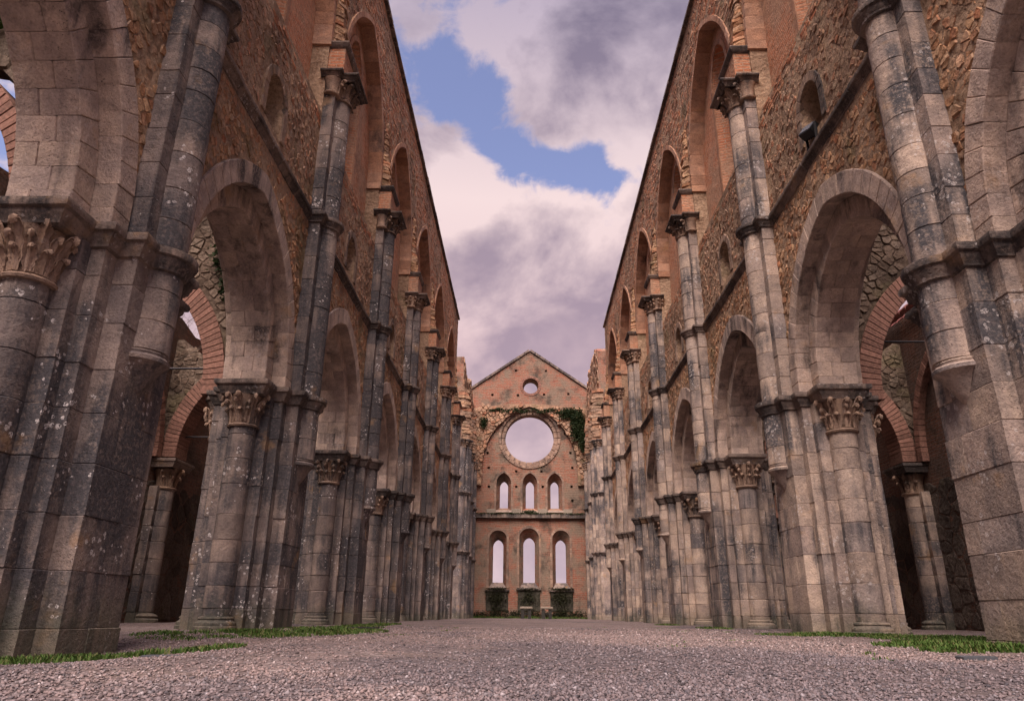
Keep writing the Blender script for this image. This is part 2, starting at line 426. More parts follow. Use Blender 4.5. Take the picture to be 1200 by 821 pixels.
# ------------------------------------------------------------------ ground
def build_ground():
    xs = np.concatenate([np.linspace(-60, -13, 8), np.linspace(-12, 12, 97), np.linspace(13, 60, 8)])
    ys = np.concatenate([np.linspace(-40, -5, 6), np.linspace(-4, 20, 97), np.linspace(21, 52.5, 30), np.linspace(60, 120, 5)])
    v = []; f = []
    for y in ys:
        for x in xs:
            z = ground_z(x, y)+.012*math.sin(x*1.7+y*.6)*math.sin(y*1.1-x*.4)
            v.append((x, y, z))
    nx = len(xs)
    for j in range(len(ys)-1):
        for i in range(nx-1): f.append((j*nx+i, j*nx+i+1, (j+1)*nx+i+1, (j+1)*nx+i))
    me = bpy.data.meshes.new('gravel_floor'); me.from_pydata(v, [], f); me.materials.append(MAT['gravel_ground']); me.shade_smooth()
    o = link('gravel_floor', me); o['kind'] = 'structure'; o['label'] = 'pinkish grey gravel floor of the roofless nave'
    me = bpy.data.meshes.new('terrain'); S = 3000
    me.from_pydata([(-S, -S, -.3), (S, -S, -.3), (S, S, -.3), (-S, S, -.3)], [], [(0, 1, 2, 3)]); me.materials.append(MAT['field'])
    o = link('terrain', me); o['kind'] = 'structure'
build_ground()

def pebbles():
    n = 165000
    # density falls off with distance: sample the distance, then the bearing
    d = 1.5+(RNG.random(n)**1.6)*13.5
    ang = (RNG.random(n)-.5)*2*R(46)
    x = d*np.sin(ang); y = d*np.cos(ang)
    trod = np.sin(x*1.15+.4*np.sin(y*.9))+.8*np.sin(y*.75+x*.5+1.)+.5*np.sin(x*3.1-y*2.3)
    keep = (np.abs(x) < 4.6) & (RNG.random(n) < np.clip(.72+.28*trod, .25, 1.)); x, y, d = x[keep], y[keep], d[keep]; n = len(x)
    s = (.0032+.0068*RNG.random(n)**1.9)*(.85+.075*d)
    oct_v = np.array([(1, 0, 0), (0, 1, 0), (-1, 0, 0), (0, -1, 0), (0, 0, 1), (0, 0, -1)], float)
    oct_f = np.array([(0, 1, 4), (1, 2, 4), (2, 3, 4), (3, 0, 4), (1, 0, 5), (2, 1, 5), (3, 2, 5), (0, 3, 5)])
    V = oct_v[None]*(s[:, None, None]*np.stack([.8+.5*RNG.random(n), .8+.5*RNG.random(n), .5+.35*RNG.random(n)], 1)[:, None, :])
    V += (RNG.random(V.shape)-.5)*s[:, None, None]*.7
    a = RNG.random(n)*6.28; c, sn = np.cos(a)[:, None], np.sin(a)[:, None]
    X = V[..., 0]*c-V[..., 1]*sn; Y = V[..., 0]*sn+V[..., 1]*c
    tl = (RNG.random(n)-.5)[:, None]*.9
    Z = V[..., 2]+X*tl
    gz = np.array([ground_z(a_, b_)+.012*math.sin(a_*1.7+b_*.6)*math.sin(b_*1.1-a_*.4) for a_, b_ in zip(x, y)])
    V = np.stack([X+x[:, None], Y+y[:, None], Z+(gz+s*.30)[:, None]], -1).reshape(-1, 3)
    F = (oct_f[None]+6*np.arange(n)[:, None, None]).reshape(-1, 3)
    me = bpy.data.meshes.new('gravel')
    me.vertices.add(len(V)); me.vertices.foreach_set('co', V.ravel())
    me.loops.add(F.size); me.loops.foreach_set('vertex_index', F.ravel().astype(np.int32))
    me.polygons.add(len(F)); me.polygons.foreach_set('loop_start', np.arange(0, F.size, 3, dtype=np.int32))
    me.update(calc_edges=True); me.materials.append(MAT['gravel_stone'])
    o = link('gravel', me); tag(o, 'loose pink and grey gravel stones across the foreground', 'gravel', kind='stuff')
pebbles()

def blades(name, spots, label, mat='grass', hgt=.06, wid=.006):
    """spots: list of (x, y, n, rx, ry)"""
    V = []; F = []
    for (cx, cy, n, rx, ry) in spots:
        for _ in range(n):
            a = random.uniform(0, 6.28); r = random.random()**.6
            x = cx+rx*r*math.cos(a); y = cy+ry*r*math.sin(a)
            if math.sin(x*5.1+y*3.3)+math.sin(x*2.3-y*6.1)+.8*math.sin(x*13.+y*9.)+random.uniform(-1., 1.) < -.15: continue
            z = ground_z(x, y)-.005
            h = hgt*random.uniform(.45, 1.35)*(1.1-.5*r); d = random.uniform(0, 6.28); w = wid*random.uniform(.7, 1.6)
            lx, ly = math.cos(d)*h*random.uniform(.2, .8), math.sin(d)*h*random.uniform(.2, .8)
            px, py = -math.sin(d)*w, math.cos(d)*w
            o = len(V)
            V += [(x-px, y-py, z), (x+px, y+py, z), (x+lx*.4-px*.8, y+ly*.4-py*.8, z+h*.65), (x+lx*.4+px*.8, y+ly*.4+py*.8, z+h*.65), (x+lx, y+ly, z+h)]
            F += [(o, o+1, o+3, o+2), (o+2, o+3, o+4)]
    me = bpy.data.meshes.new(name); me.from_pydata(V, [], F); me.materials.append(MAT[mat])
    return tag(link(name, me), label, 'grass', kind='stuff')

# ------------------------------------------------------------------ capitals
def leaf_mesh(name, h, r0, r1, w, mat):
    """one crocket: a stem that climbs the bell, leans out and curls into a knob; x = outward"""
    mb = MB(); rings = []
    n = 7
    pts = []
    for i in range(n+1):
        t = i/n
        pts.append((r0+(r1-r0)*t**2.2+.01, t*h))
    pts += [(r1+.038, h*1.02), (r1+.058, h*.97), (r1+.060, h*.90), (r1+.040, h*.86)]
    for i, (x, z) in enumerate(pts):
        k = i/(len(pts)-1)
        ww = w*(.70+.55*math.sin(min(1, k*1.25)*math.pi)**.8)*(1-.25*(i % 2))
        if i > n: ww = w*(.80-.12*(i-n))
        th = .014+.012*k
        a = pts[max(i-1, 0)]; b = pts[min(i+1, len(pts)-1)]
        tx, tz = b[0]-a[0], b[1]-a[1]; l = math.hypot(tx, tz) or 1
        nx, nz = tz/l, -tx/l
        # shallow V section with a raised midrib
        sec = [(1.3, 0), (.25, .55), (.75, 1.), (-.2, .9), (-1, 0), (-.2, -.9), (.75, -1.), (.25, -.55)]
        rings.append([(x+nx*th*u_, ww*v_, z+nz*th*u_) for u_, v_ in sec])
    mb.loops(rings)
    for sy in (-1, 1):
        kx, kz, kr = r1+.040, h*.91, w*.30
        mb.lathe([(.004, kz-kr), (kr*.8, kz-kr*.5), (kr*.9, kz+kr*.3), (.004, kz+kr)], 5, lambda a, b, z, sy=sy: (kx+a, b+sy*w*.42, z))
    return mb.mesh(name, mat, smooth=50)
LEAF = {}
def leaves(key, *a):
    if key not in LEAF: LEAF[key] = leaf_mesh('crocket_leaf', *a)
    return LEAF[key]
def bell_mb(r0, r1, h, mp, n=16):
    mb = MB()
    prof = [(r0-.01, -.05), (r0+.035, -.045), (r0+.045, -.02), (r0+.03, .0), (r0+.002, .012)]
    prof += [(r0+(r1-r0)*t**2.0, .012+(h-.03)*t) for t in (.25, .5, .7, .85, .95, 1.)]+[(r1+.005, h)]
    mb.lathe(prof, n, mp); return mb
def capital(parent, loc, r0, r1, h, out_ang, spread, tiers, mat='stone_capital', detail=True):
    """loc is relative to the parent's origin; leaves face out_ang +- spread"""
    if detail:
        key = ('bell', r0, r1, h, mat)
        if key not in LEAF: LEAF[key] = bell_mb(r0, r1, h, lambda a, b, z: (a, b, z)).mesh('capital', mat, smooth=50)
        c = link('capital', LEAF[key], parent, loc=loc)
        for ti, (n, hh, ww, off) in enumerate(tiers):
            me = leaves(('leaf', r0, r1, h, ti, mat), h*hh, r0, r0+(r1-r0)*hh+.015*(1+ti), ww, mat)
            for i in range(n):
                a = out_ang+spread*(2*(i+.5)/n-1)+off
                l = link('leaf', me, c); l.rotation_euler = (random.uniform(-.05, .05), random.uniform(-.05, .03), a+random.uniform(-.07, .07)); l.location = (0, 0, .01); l.scale = (random.uniform(.96, 1.05), random.uniform(.85, 1.12), random.uniform(.9, 1.02))
        return c
    key = ('far', r0, r1, h, mat)
    if key not in LEAF:
        mb = bell_mb(r0, r1, h, lambda a, b, z: (a, b, z), 10)
        for k in range(8):
            a = k*math.pi/4; ca, sa = math.cos(a), math.sin(a)
            for hz, rr, kr in ((h*.83, r1+.03, .055), (h*.45, r0+.07, .05)):
                mb.lathe([(.01, hz-kr), (kr, hz), (.01, hz+kr)], 5, lambda x, y, z, rr=rr, ca=ca, sa=sa: (rr*ca+x, rr*sa+y, z))
        LEAF[key] = mb.mesh('capital', mat)
    return link('capital', LEAF[key], parent, loc=loc)

# ------------------------------------------------------------------ piers
def drum_poly(cp, cq, r, n, a0, a1):
    return [(cp+r*math.cos(a0+(a1-a0)*i/n), cq+r*math.sin(a0+(a1-a0)*i/n)) for i in range(n+1)]
def course_heights(z0, z1, lo, hi):
    out = [z0]
    while out[-1] < z1-lo*.7:
        out.append(out[-1]+random.uniform(lo, hi))
    out[-1] = z1
    if len(out) > 2 and out[-1]-out[-2] < lo*.5: out.pop(-2)
    return out
PIER_PLAN = None
def pier_ring(low=True):
    """outline of the impost moulding, clockwise seen from above in (p,q) so that outward is right of travel"""
    arc = [(P_COL+R_COL*math.cos(a), R_COL*math.sin(a)) for a in [R(-80)+R(160)*i/10 for i in range(11)]]
    half = [(.31, -1.10), (.31, -.66), (P_WALL, -.66), (P_WALL, -.46), (P_PIL, -.46), (P_PIL, .46), (P_WALL, .46), (P_WALL, .66), (.31, .66), (.31, 1.10)]
    ring = half+[(-p, -q) for p, q in half]
    return ring          # counter-clockwise: travel with the solid on the left, outward right
MOULD = [(0, -.24), (.03, -.225), (.035, -.19), (.065, -.15), (.075, -.12), (.075, -.10), (.11, -.085), (.12, -.05), (.115, -.01), (.06, 0)]

def add_block(parent, name, mat, poly, z0, z1, mp, flip, c, jit, smooth=None):
    mb = MB().block(poly, z0, z1, mp, c, jit)
    return part(mb, name, mat, parent, flip, smooth)
def shift(poly, d):
    dx, dy = random.uniform(-d, d), random.uniform(-d, d)
    return [(a+dx, b+dy) for a, b in poly]
def rect(a0, a1, b0, b1): return [(a0, b0), (a1, b0), (a1, b1), (a0, b1)]

def build_pier(side, k, parts=True):
    S = SIDE[side]; yc = ypier(side, k); mp = mapper(side, yc); fl = side == 'right'; st = S['stone']
    x = S['sg']*S['ax']; org = (x, yc, 0)
    if side == 'left':
        desc = {0: 'left arcade pier just beside the camera, outside the picture edge',
                1: 'dark stained left arcade pier nearest the camera, peppered with white lichen'}.get(k, '%s clustered stone pier from the camera in the left arcade' % ORD[k-1])
    else:
        desc = {0: 'right arcade pier just beside the camera, outside the picture edge',
                1: 'weathered tan right arcade pier nearest the camera with big pitted blocks'}.get(k, '%s clustered stone pier from the camera in the right arcade' % ORD[k-1])
    T = thing('arcade_pier', org, desc, 'pier', 'clustered piers of the nave arcades')
    zb = -.25 if k <= 1 else -.12
    c = .007 if k <= 2 else .011
    far = MB(); stub = MB()
    def blk(name, poly, z0, z1, visible=True, jit=.004, sm=None):
        poly = shift(poly, .005)
        if parts and visible: add_block(T, name, st, poly, z0, z1, mp, fl, c, jit, sm)
        else: far.block(poly, z0, z1, mp, c, jit)
    # mortar core just behind the faces
    core = MB()
    d = .03
    for a in ((-.36+d, .36-d, -.80+d, .80-d), (-P_WALL+d, P_WALL-d, -.66+d, .66-d), (-P_PIL+d, P_PIL-d, -.46+d, .46-d)):
        core.box(*a, zb, Z_CAP-.06, mp)
    core.box(0, P_PIL-d, -.42+d, .42-d, Z_CAP-.1, Z_UP+.2, mp)
    for cp, cq in ((0, -Q_COL), (0, Q_COL), (-P_COL, 0)): core.lathe([(R_ARC-d, zb), (R_ARC-d, Z_CAP-.3)], 12, lambda a, b, z, cp=cp, cq=cq: mp(cp+a, cq+b, z))
    core.lathe([(R_COL-d, 2.6), (R_COL-d, Z_UP)], 12, lambda a, b, z: mp(P_COL+a, b, z))
    part(core, 'mortar_core', 'mortar', T, fl)
    # lower courses
    zs = course_heights(zb, Z_CAP-.20, .30, .46)
    nd = 9 if k <= 3 else 6
    for i in range(len(zs)-1):
        z0, z1 = zs[i], zs[i+1]
        # arcade half column towards the camera, and its far twin
        blk('column_drum', drum_poly(0, -Q_COL, R_ARC, nd, R(160), R(380)), z0, min(z1, 3.0) if z0 < 3.0 else z1, True, .002, 40)
        blk('column_drum', drum_poly(0, Q_COL, R_ARC, nd, R(-20), R(200)), z0, z1, False, .002)
        blk('column_drum', drum_poly(-P_COL, 0, R_ARC, nd, R(70), R(290)), z0, z1, side == 'left' or True, .002, 40)
        o = .06 if i % 2 else -.05
        blk('ashlar_block', rect(.03, .36, -.80, -.45), z0, z1); blk('ashlar_block', rect(-.36, -.03, -.80, -.45), z0, z1)
        blk('ashlar_block', rect(.03, .36, .45, .80), z0, z1, False); blk('ashlar_block', rect(-.36, -.03, .45, .80), z0, z1, False)
        blk('ashlar_block', rect(.2, P_WALL, -.66, -.2+o), z0, z1); blk('ashlar_block', rect(-P_WALL, -.2, -.66, -.2+o), z0, z1)
        blk('ashlar_block', rect(.2, P_WALL, .2, .66), z0, z1, False); blk('ashlar_block', rect(-P_WALL, -.2, .2, .66), z0, z1, False)
        s_ = random.uniform(.02, .24)*(1 if i % 2 else -1)
        blk('ashlar_block', rect(.3, P_PIL, -.46, s_), z0, z1); blk('ashlar_block', rect(.3, P_PIL, s_+.004, .46), z0, z1)
        blk('ashlar_block', rect(-P_PIL, -.3, -.46, .46), z0, z1)
    # corbelled nave half-column
    zz = course_heights(2.62, Z_CAP-.20, .28, .40)
    for i in range(len(zz)-1): blk('column_drum', drum_poly(P_COL, 0, R_COL, nd, R(-100), R(100)), zz[i], zz[i+1], True, .002, 40)
    mb = MB().lathe([(.015, 2.16), (.06, 2.20), (.14, 2.33), (.215, 2.46), (.25, 2.50), (.285, 2.515), (.29, 2.55), (.265, 2.575), (.275, 2.60), (R_COL, 2.622)], 18, lambda a, b, z: mp(P_PIL-.06+a, b, z))
    part(mb, 'corbel', st, T, fl, 35)
    # column bases
    for cp, cq in ((0, -Q_COL), (0, Q_COL), (-P_COL, 0)):
        zg = ground_z(x, yc)
        mb = MB().lathe([(.30, zg-.1), (.30, zg+.04), (.285, zg+.055), (.29, zg+.075), (.28, zg+.10), (.25, zg+.115), (.24, zg+.135), (.25, zg+.15), (.245, zg+.17), (R_ARC, zg+.18)], 16, lambda a, b, z: mp(cp+a, cq+b, z))
        part(mb, 'column_base', st, T, fl, 40)
    # impost moulding that runs round the whole pier
    mb = MB().sweep(pier_ring(), [(d_, Z_CAP+z) for d_, z in MOULD], mp, True)
    for sp_ in (P_COL, -P_COL): mb.lathe([((R_COL if sp_ > 0 else R_ARC+.05)+d_+.002, Z_CAP+z+.001) for d_, z in MOULD], 22, lambda a, b, z: mp(sp_+a, b, z))
    part(mb, 'impost_moulding', 'stone_string', T, fl, 30)
    sg = S['sg']
    # capitals of the half-columns (angles in world: toward camera = -90deg)
    ang_n = 0 if side == 'left' else math.pi
    det = k <= 4
    tiers = [(7, .50, .052, 0), (6, .76, .048, .22), (5, 1.0, .058, 0)]
    capital(T, (0, -Q_COL, 3.0), R_ARC, .275, .46, -math.pi/2, R(105), tiers, detail=det)
    capital(T, (0, Q_COL, 3.0), R_ARC, .275, .46, math.pi/2, R(105), tiers, detail=False)
    capital(T, (sg*P_COL, 0, 3.0), R_ARC, .275, .46, math.pi+ang_n, R(105), tiers, detail=det)
    # upper shafts
    zs = course_heights(Z_CAP+.004, Z_UP-.46, .30, .46)
    zs2 = course_heights(Z_CAP+.004, Z_UP-.46, .30, .50)
    for i in range(len(zs)-1): blk('column_drum', drum_poly(P_COL, 0, R_COL-.01, nd, R(-100), R(100)), zs[i], zs[i+1], True, .002, 40)
    for i in range(len(zs2)-1):
        blk('ashlar_block', rect(.3, P_PIL-.01, -.42, .0), zs2[i], zs2[i+1]); blk('ashlar_block', rect(.3, P_PIL-.01, .004, .42), zs2[i], zs2[i+1], False)
    shaft_path = [(P_WALL-.1, -.42), (P_PIL, -.42), (P_PIL, .42), (P_WALL-.1, .42)]
    mb = MB().sweep(shaft_path, [(d_*.9, Z_STR+z*.8) for d_, z in MOULD]+[(-.2, Z_STR)]+[(-.2, Z_STR-.2)], mp, False)
    mb.lathe([(R_COL+d_*.9+.002, Z_STR+z*.8+.001) for d_, z in MOULD], 22, lambda a, b, z: mp(P_COL+a, b, z))
    part(mb, 'string_course', 'stone_string', T, fl, 30)
    capital(T, (-sg*P_COL, 0, Z_UP-.46), R_COL-.01, .33, .32, ang_n, R(105), [(7, .52, .055, 0), (5, 1.0, .066, 0)], detail=k <= 3)
    for q in (-.34, .34):
        capital(T, (-sg*(P_PIL-.10), q, Z_UP-.46), .13, .19, .32, ang_n+(.6 if (q < 0) == (side == 'left') else -.6), R(80), [(3, .6, .04, 0), (3, .98, .045, 0)], detail=k <= 3)
    mb = MB().sweep([(P_WALL-.1, -.47), (P_PIL+.03, -.47), (P_PIL+.03, .47), (P_WALL-.1, .47)], [(d_, Z_UP+z*.6) for d_, z in MOULD]+[(-.25, Z_UP), (-.25, Z_UP-.14)], mp, False)
    mb.sweep([(P_PIL-.1, -.33), (P_COL+R_COL+.10, -.33), (P_COL+R_COL+.10, .33), (P_PIL-.1, .33)], [(d_, Z_UP+.003+z*.62) for d_, z in MOULD]+[(-.12, Z_UP+.003), (-.12, Z_UP-.146)], mp, False)
    part(mb, 'abacus', 'stone_string', T, fl, 30)
    if k <= 7:
        # brick springer block with its own little cornice, then the torn root of the vault
        mb = MB().box(.2, P_PIL+.10, -.40, .40, Z_UP-.05, Z_IMP-.10, mp, .02, .01)
        part(mb, 'springer_block', 'brick_orange', T, fl)
        mb = MB().sweep([(P_WALL-.1, -.40), (P_PIL+.10, -.40), (P_PIL+.10, .40), (P_WALL-.1, .40)], [(0, Z_IMP-.14), (.03, Z_IMP-.12), (.06, Z_IMP-.06), (.075, Z_IMP-.03), (.07, Z_IMP), (-.3, Z_IMP), (-.3, Z_IMP-.14)], mp, False)
        part(mb, 'springer_cornice', 'stone_string', T, fl, 30)
        n = 21
        for i in range(n):
            t = i/n
            z0 = Z_IMP+i*.105
            wq = .34-.10*t+random.uniform(-.03, .03)
            pp = P_WALL+.20*(1-t)**1.3+random.uniform(-.02, .035)
            poly = [(.2, -wq), (P_WALL+.02, -wq), (pp+.02, -wq*.6+random.uniform(-.05, .05)), (pp+random.uniform(-.03, .03), wq*.5), (P_WALL+.02, wq), (.2, wq)]
            if parts and k <= 3: add_block(T, 'vault_stub_stone', 'rubble', poly, z0, z0+.102, mp, fl, .012, .012)
            else: stub.block(poly, z0, z0+.102, mp, .012, .012)
    if stub.v: part(stub, 'vault_stub', 'rubble', T, fl, kind='stuff')
    if far.v:
        o = part(far, 'stone_courses', st, T, fl, kind='stuff')
    return T

for k in range(0, 8):
    for side in ('left', 'right'): build_pier(side, k, parts=1 <= k <= 5)

# ------------------------------------------------------------------ arcade arches
def voussoir_ring(parent, name, mat, a, r, th, yc, zs, p0, p1, n, mp, fl, stilt, parts, joint=.006, split=None, both=True, c=.01, jit=.004, rnd_split=False):
    inner = pointed(a, r, n); outer = pointed(a+th, r+th*1.12, n)
    far = MB()
    def put(poly, q0, q1):
        mpp = lambda s, z, h: mp(h, s, z)
        if parts: part(MB().block(poly, q0, q1, mpp, c, jit), name, mat, parent, not fl)
        else: far.block(poly, q0, q1, mpp, c, jit)
    for sgn in (-1, 1):
        quads = [[(-a-th, -stilt), (-a, -stilt), (-a, 0), (-a-th, 0)]]
        for i in range(n):
            i0, i1, o0, o1 = inner[i], inner[i+1], outer[i], outer[i+1]
            m = lambda A, B, t: (A[0]+(B[0]-A[0])*t, A[1]+(B[1]-A[1])*t)
            e = joint
            quads.append([m(o0, o1, e), m(i0, i1, e), m(i0, i1, 1-e), m(o0, o1, 1-e)])
        for qi, q in enumerate(quads):
            poly = [(yc+(-s_ if sgn > 0 else s_), zs+z) for s_, z in q]
            if sgn > 0: poly = list(reversed(poly))
            dd = random.uniform(-.004, .004)
            if split:
                sp = (p0+p1)/2+(split if qi % 2 else -split)
                put(poly, p0+dd, sp-.001); put(poly, sp+.001, p1+dd)
            else: put(poly, p0+dd, p1+dd)
    if far.v: part(far, name+'s', mat, parent, not fl, kind='stuff')

def build_arch(side, k, parts):
    """arch of the bay between pier k and k+1"""
    S = SIDE[side]; y0, y1 = ypier(side, k), ypier(side, k+1); yc = (y0+y1)/2; mp = mapper(side, 0); fl = side == 'right'
    lab = 'pointed stone arch over the %s bay of the %s arcade' % (['cut-off first', 'second', 'third', 'fourth', 'fifth', 'sixth', 'seventh'][k], side)
    T = thing('arcade_arch', (S['sg']*S['ax'], yc, Z_CAP), lab, 'arch', 'pointed arches of the nave arcades')
    st = Z_SPR-Z_CAP-.002
    R_INN = RI[side]
    voussoir_ring(T, 'voussoir', 'stone_voussoir', A_IN, R_INN, RING-.004, yc, Z_SPR, -P_IN, P_IN, 11, mp, fl, st, parts, split=.08)
    a2, r2 = A_IN+RING, R_INN+RING*1.12
    voussoir_ring(T, 'voussoir', 'stone_voussoir', a2, r2, RING, yc, Z_SPR, .05, P_WALL+.03, 13, mp, fl, st, parts)
    voussoir_ring(T, 'voussoir', 'stone_voussoir', a2, r2, RING, yc, Z_SPR, -P_WALL-.02, -.05, 9, mp, fl, st, False)
for k in range(0, 7):
    for side in ('left', 'right'): build_arch(side, k, parts=k <= 3)

# ------------------------------------------------------------------ nave walls
A_EXT = A_IN+2*RING-.02
CL_A, CL_R, CL_Z0, CL_ZS = 2.15, 3.35, 9.0, 11.2          # clerestory recess
LW, LZ0, LZS, LR = .62, 9.6, 13.0, .95                       # lancet inside it
TW, TZ0, TZS, TR = .37, 7.36, 7.86, .42                     # little window over the string

def clip(poly, nx, ny, d):
    out = []
    for i in range(len(poly)):
        A, B = poly[i], poly[(i+1) % len(poly)]
        da, db = A[0]*nx+A[1]*ny-d, B[0]*nx+B[1]*ny-d
        if da <= 0: out.append(A)
        if (da < 0 < db) or (db < 0 < da):
            t = da/(da-db); out.append((A[0]+(B[0]-A[0])*t, A[1]+(B[1]-A[1])*t))
    return out
def rubble_cells(y0, y1, z0, z1, w, h, inside, rows_jit=.35):
    """irregular coursed rubble: shrunken Voronoi cells; inside(y,z) says where wall is"""
    ny, nz = max(1, round((y1-y0)/w)), max(1, round((z1-z0)/h))
    w, h = (y1-y0)/ny, (z1-z0)/nz
    pts = {}
    for j in range(-1, nz+1):
        for i in range(-1, ny+1):
            pts[i, j] = (y0+(i+.5+(.5 if j % 2 else 0)*.9-.22)*w+random.uniform(-.42, .42)*w, z0+(j+.5)*h+random.uniform(-rows_jit, rows_jit)*h)
    cells = []
    for j in range(nz):
        for i in range(ny):
            c = pts[i, j]
            if not inside(*c): continue
            poly = [(c[0]-w, c[1]-h), (c[0]+w, c[1]-h), (c[0]+w, c[1]+h), (c[0]-w, c[1]+h)]
            for dj in (-1, 0, 1):
                for di in (-2, -1, 0, 1, 2):
                    q = pts.get((i+di, j+dj))
                    if q is None or (di == 0 and dj == 0): continue
                    nx, nz_ = q[0]-c[0], q[1]-c[1]
                    poly = clip(poly, nx, nz_, (q[0]**2+q[1]**2-c[0]**2-c[1]**2)/2)
                    if len(poly) < 3: break
                if len(poly) < 3: break
            if len(poly) < 3: continue
            poly = [(min(max(a, y0), y1), min(max(b, z0), z1)) for a, b in poly]
            sh = random.uniform(.003, .011)
            pc = (sum(a for a, b in poly)/len(poly), sum(b for a, b in poly)/len(poly))
            out = []
            for a, b in poly:
                l = math.hypot(a-pc[0], b-pc[1]) or 1
                k = max(.3, 1-sh/l)
                out.append((pc[0]+(a-pc[0])*k, pc[1]+(b-pc[1])*k))
            area = abs(sum(out[i][0]*out[(i+1) % len(out)][1]-out[(i+1) % len(out)][0]*out[i][1] for i in range(len(out)))/2)
            if area > .003: cells.append((out, pc))
    return cells
def brick_cells(y0, y1, z0, z1, inside):
    cells = []; z = z0
    while z < z1-.05:
        h = random.uniform(.068, .10); y = y0+random.uniform(0, .2)
        if z+h > z1: h = z1-z
        while y < y1-.08:
            w = min(random.choice((.14, .26, .28, .30, .34))*random.uniform(.9, 1.1), y1-y)
            if inside(y+w/2, z+h/2):
                j = lambda: random.uniform(-.006, .006)
                cells.append(([(y+.005+j(), z+.005+j()), (y+w-.005+j(), z+.005+j()), (y+w-.005+j(), z+h-.004+j()), (y+.005+j(), z+h-.004+j())], (y+w/2, z+h/2)))
            y += w
        z += h
    return cells
def in_arch(y, z, yc, a, r, zs, z0):
    s = abs(y-yc)
    if z < z0: return False
    if z <= zs: return s < a
    c = (r*r-a*a)/(2*a); Rd = a+c
    return (s+c)**2+(z-zs)**2 < Rd*Rd
def stone_mb(mb, poly, p0, p1, mp):
    """a rough stone: outline at the back, bulging face in front"""
    c = (sum(a for a, b in poly)/len(poly), sum(b for a, b in poly)/len(poly))
    def sc(k, pp, j): return [mp(pp+random.uniform(-j, j), c[0]+(a-c[0])*k+random.uniform(-j, j)*.4, c[1]+(b-c[1])*k+random.uniform(-j, j)*.4) for a, b in poly]
    mb.loops([sc(1, p0, 0), sc(.985, p0+(p1-p0)*.72, .005), sc(.84, p1, .008)], True, False, True)

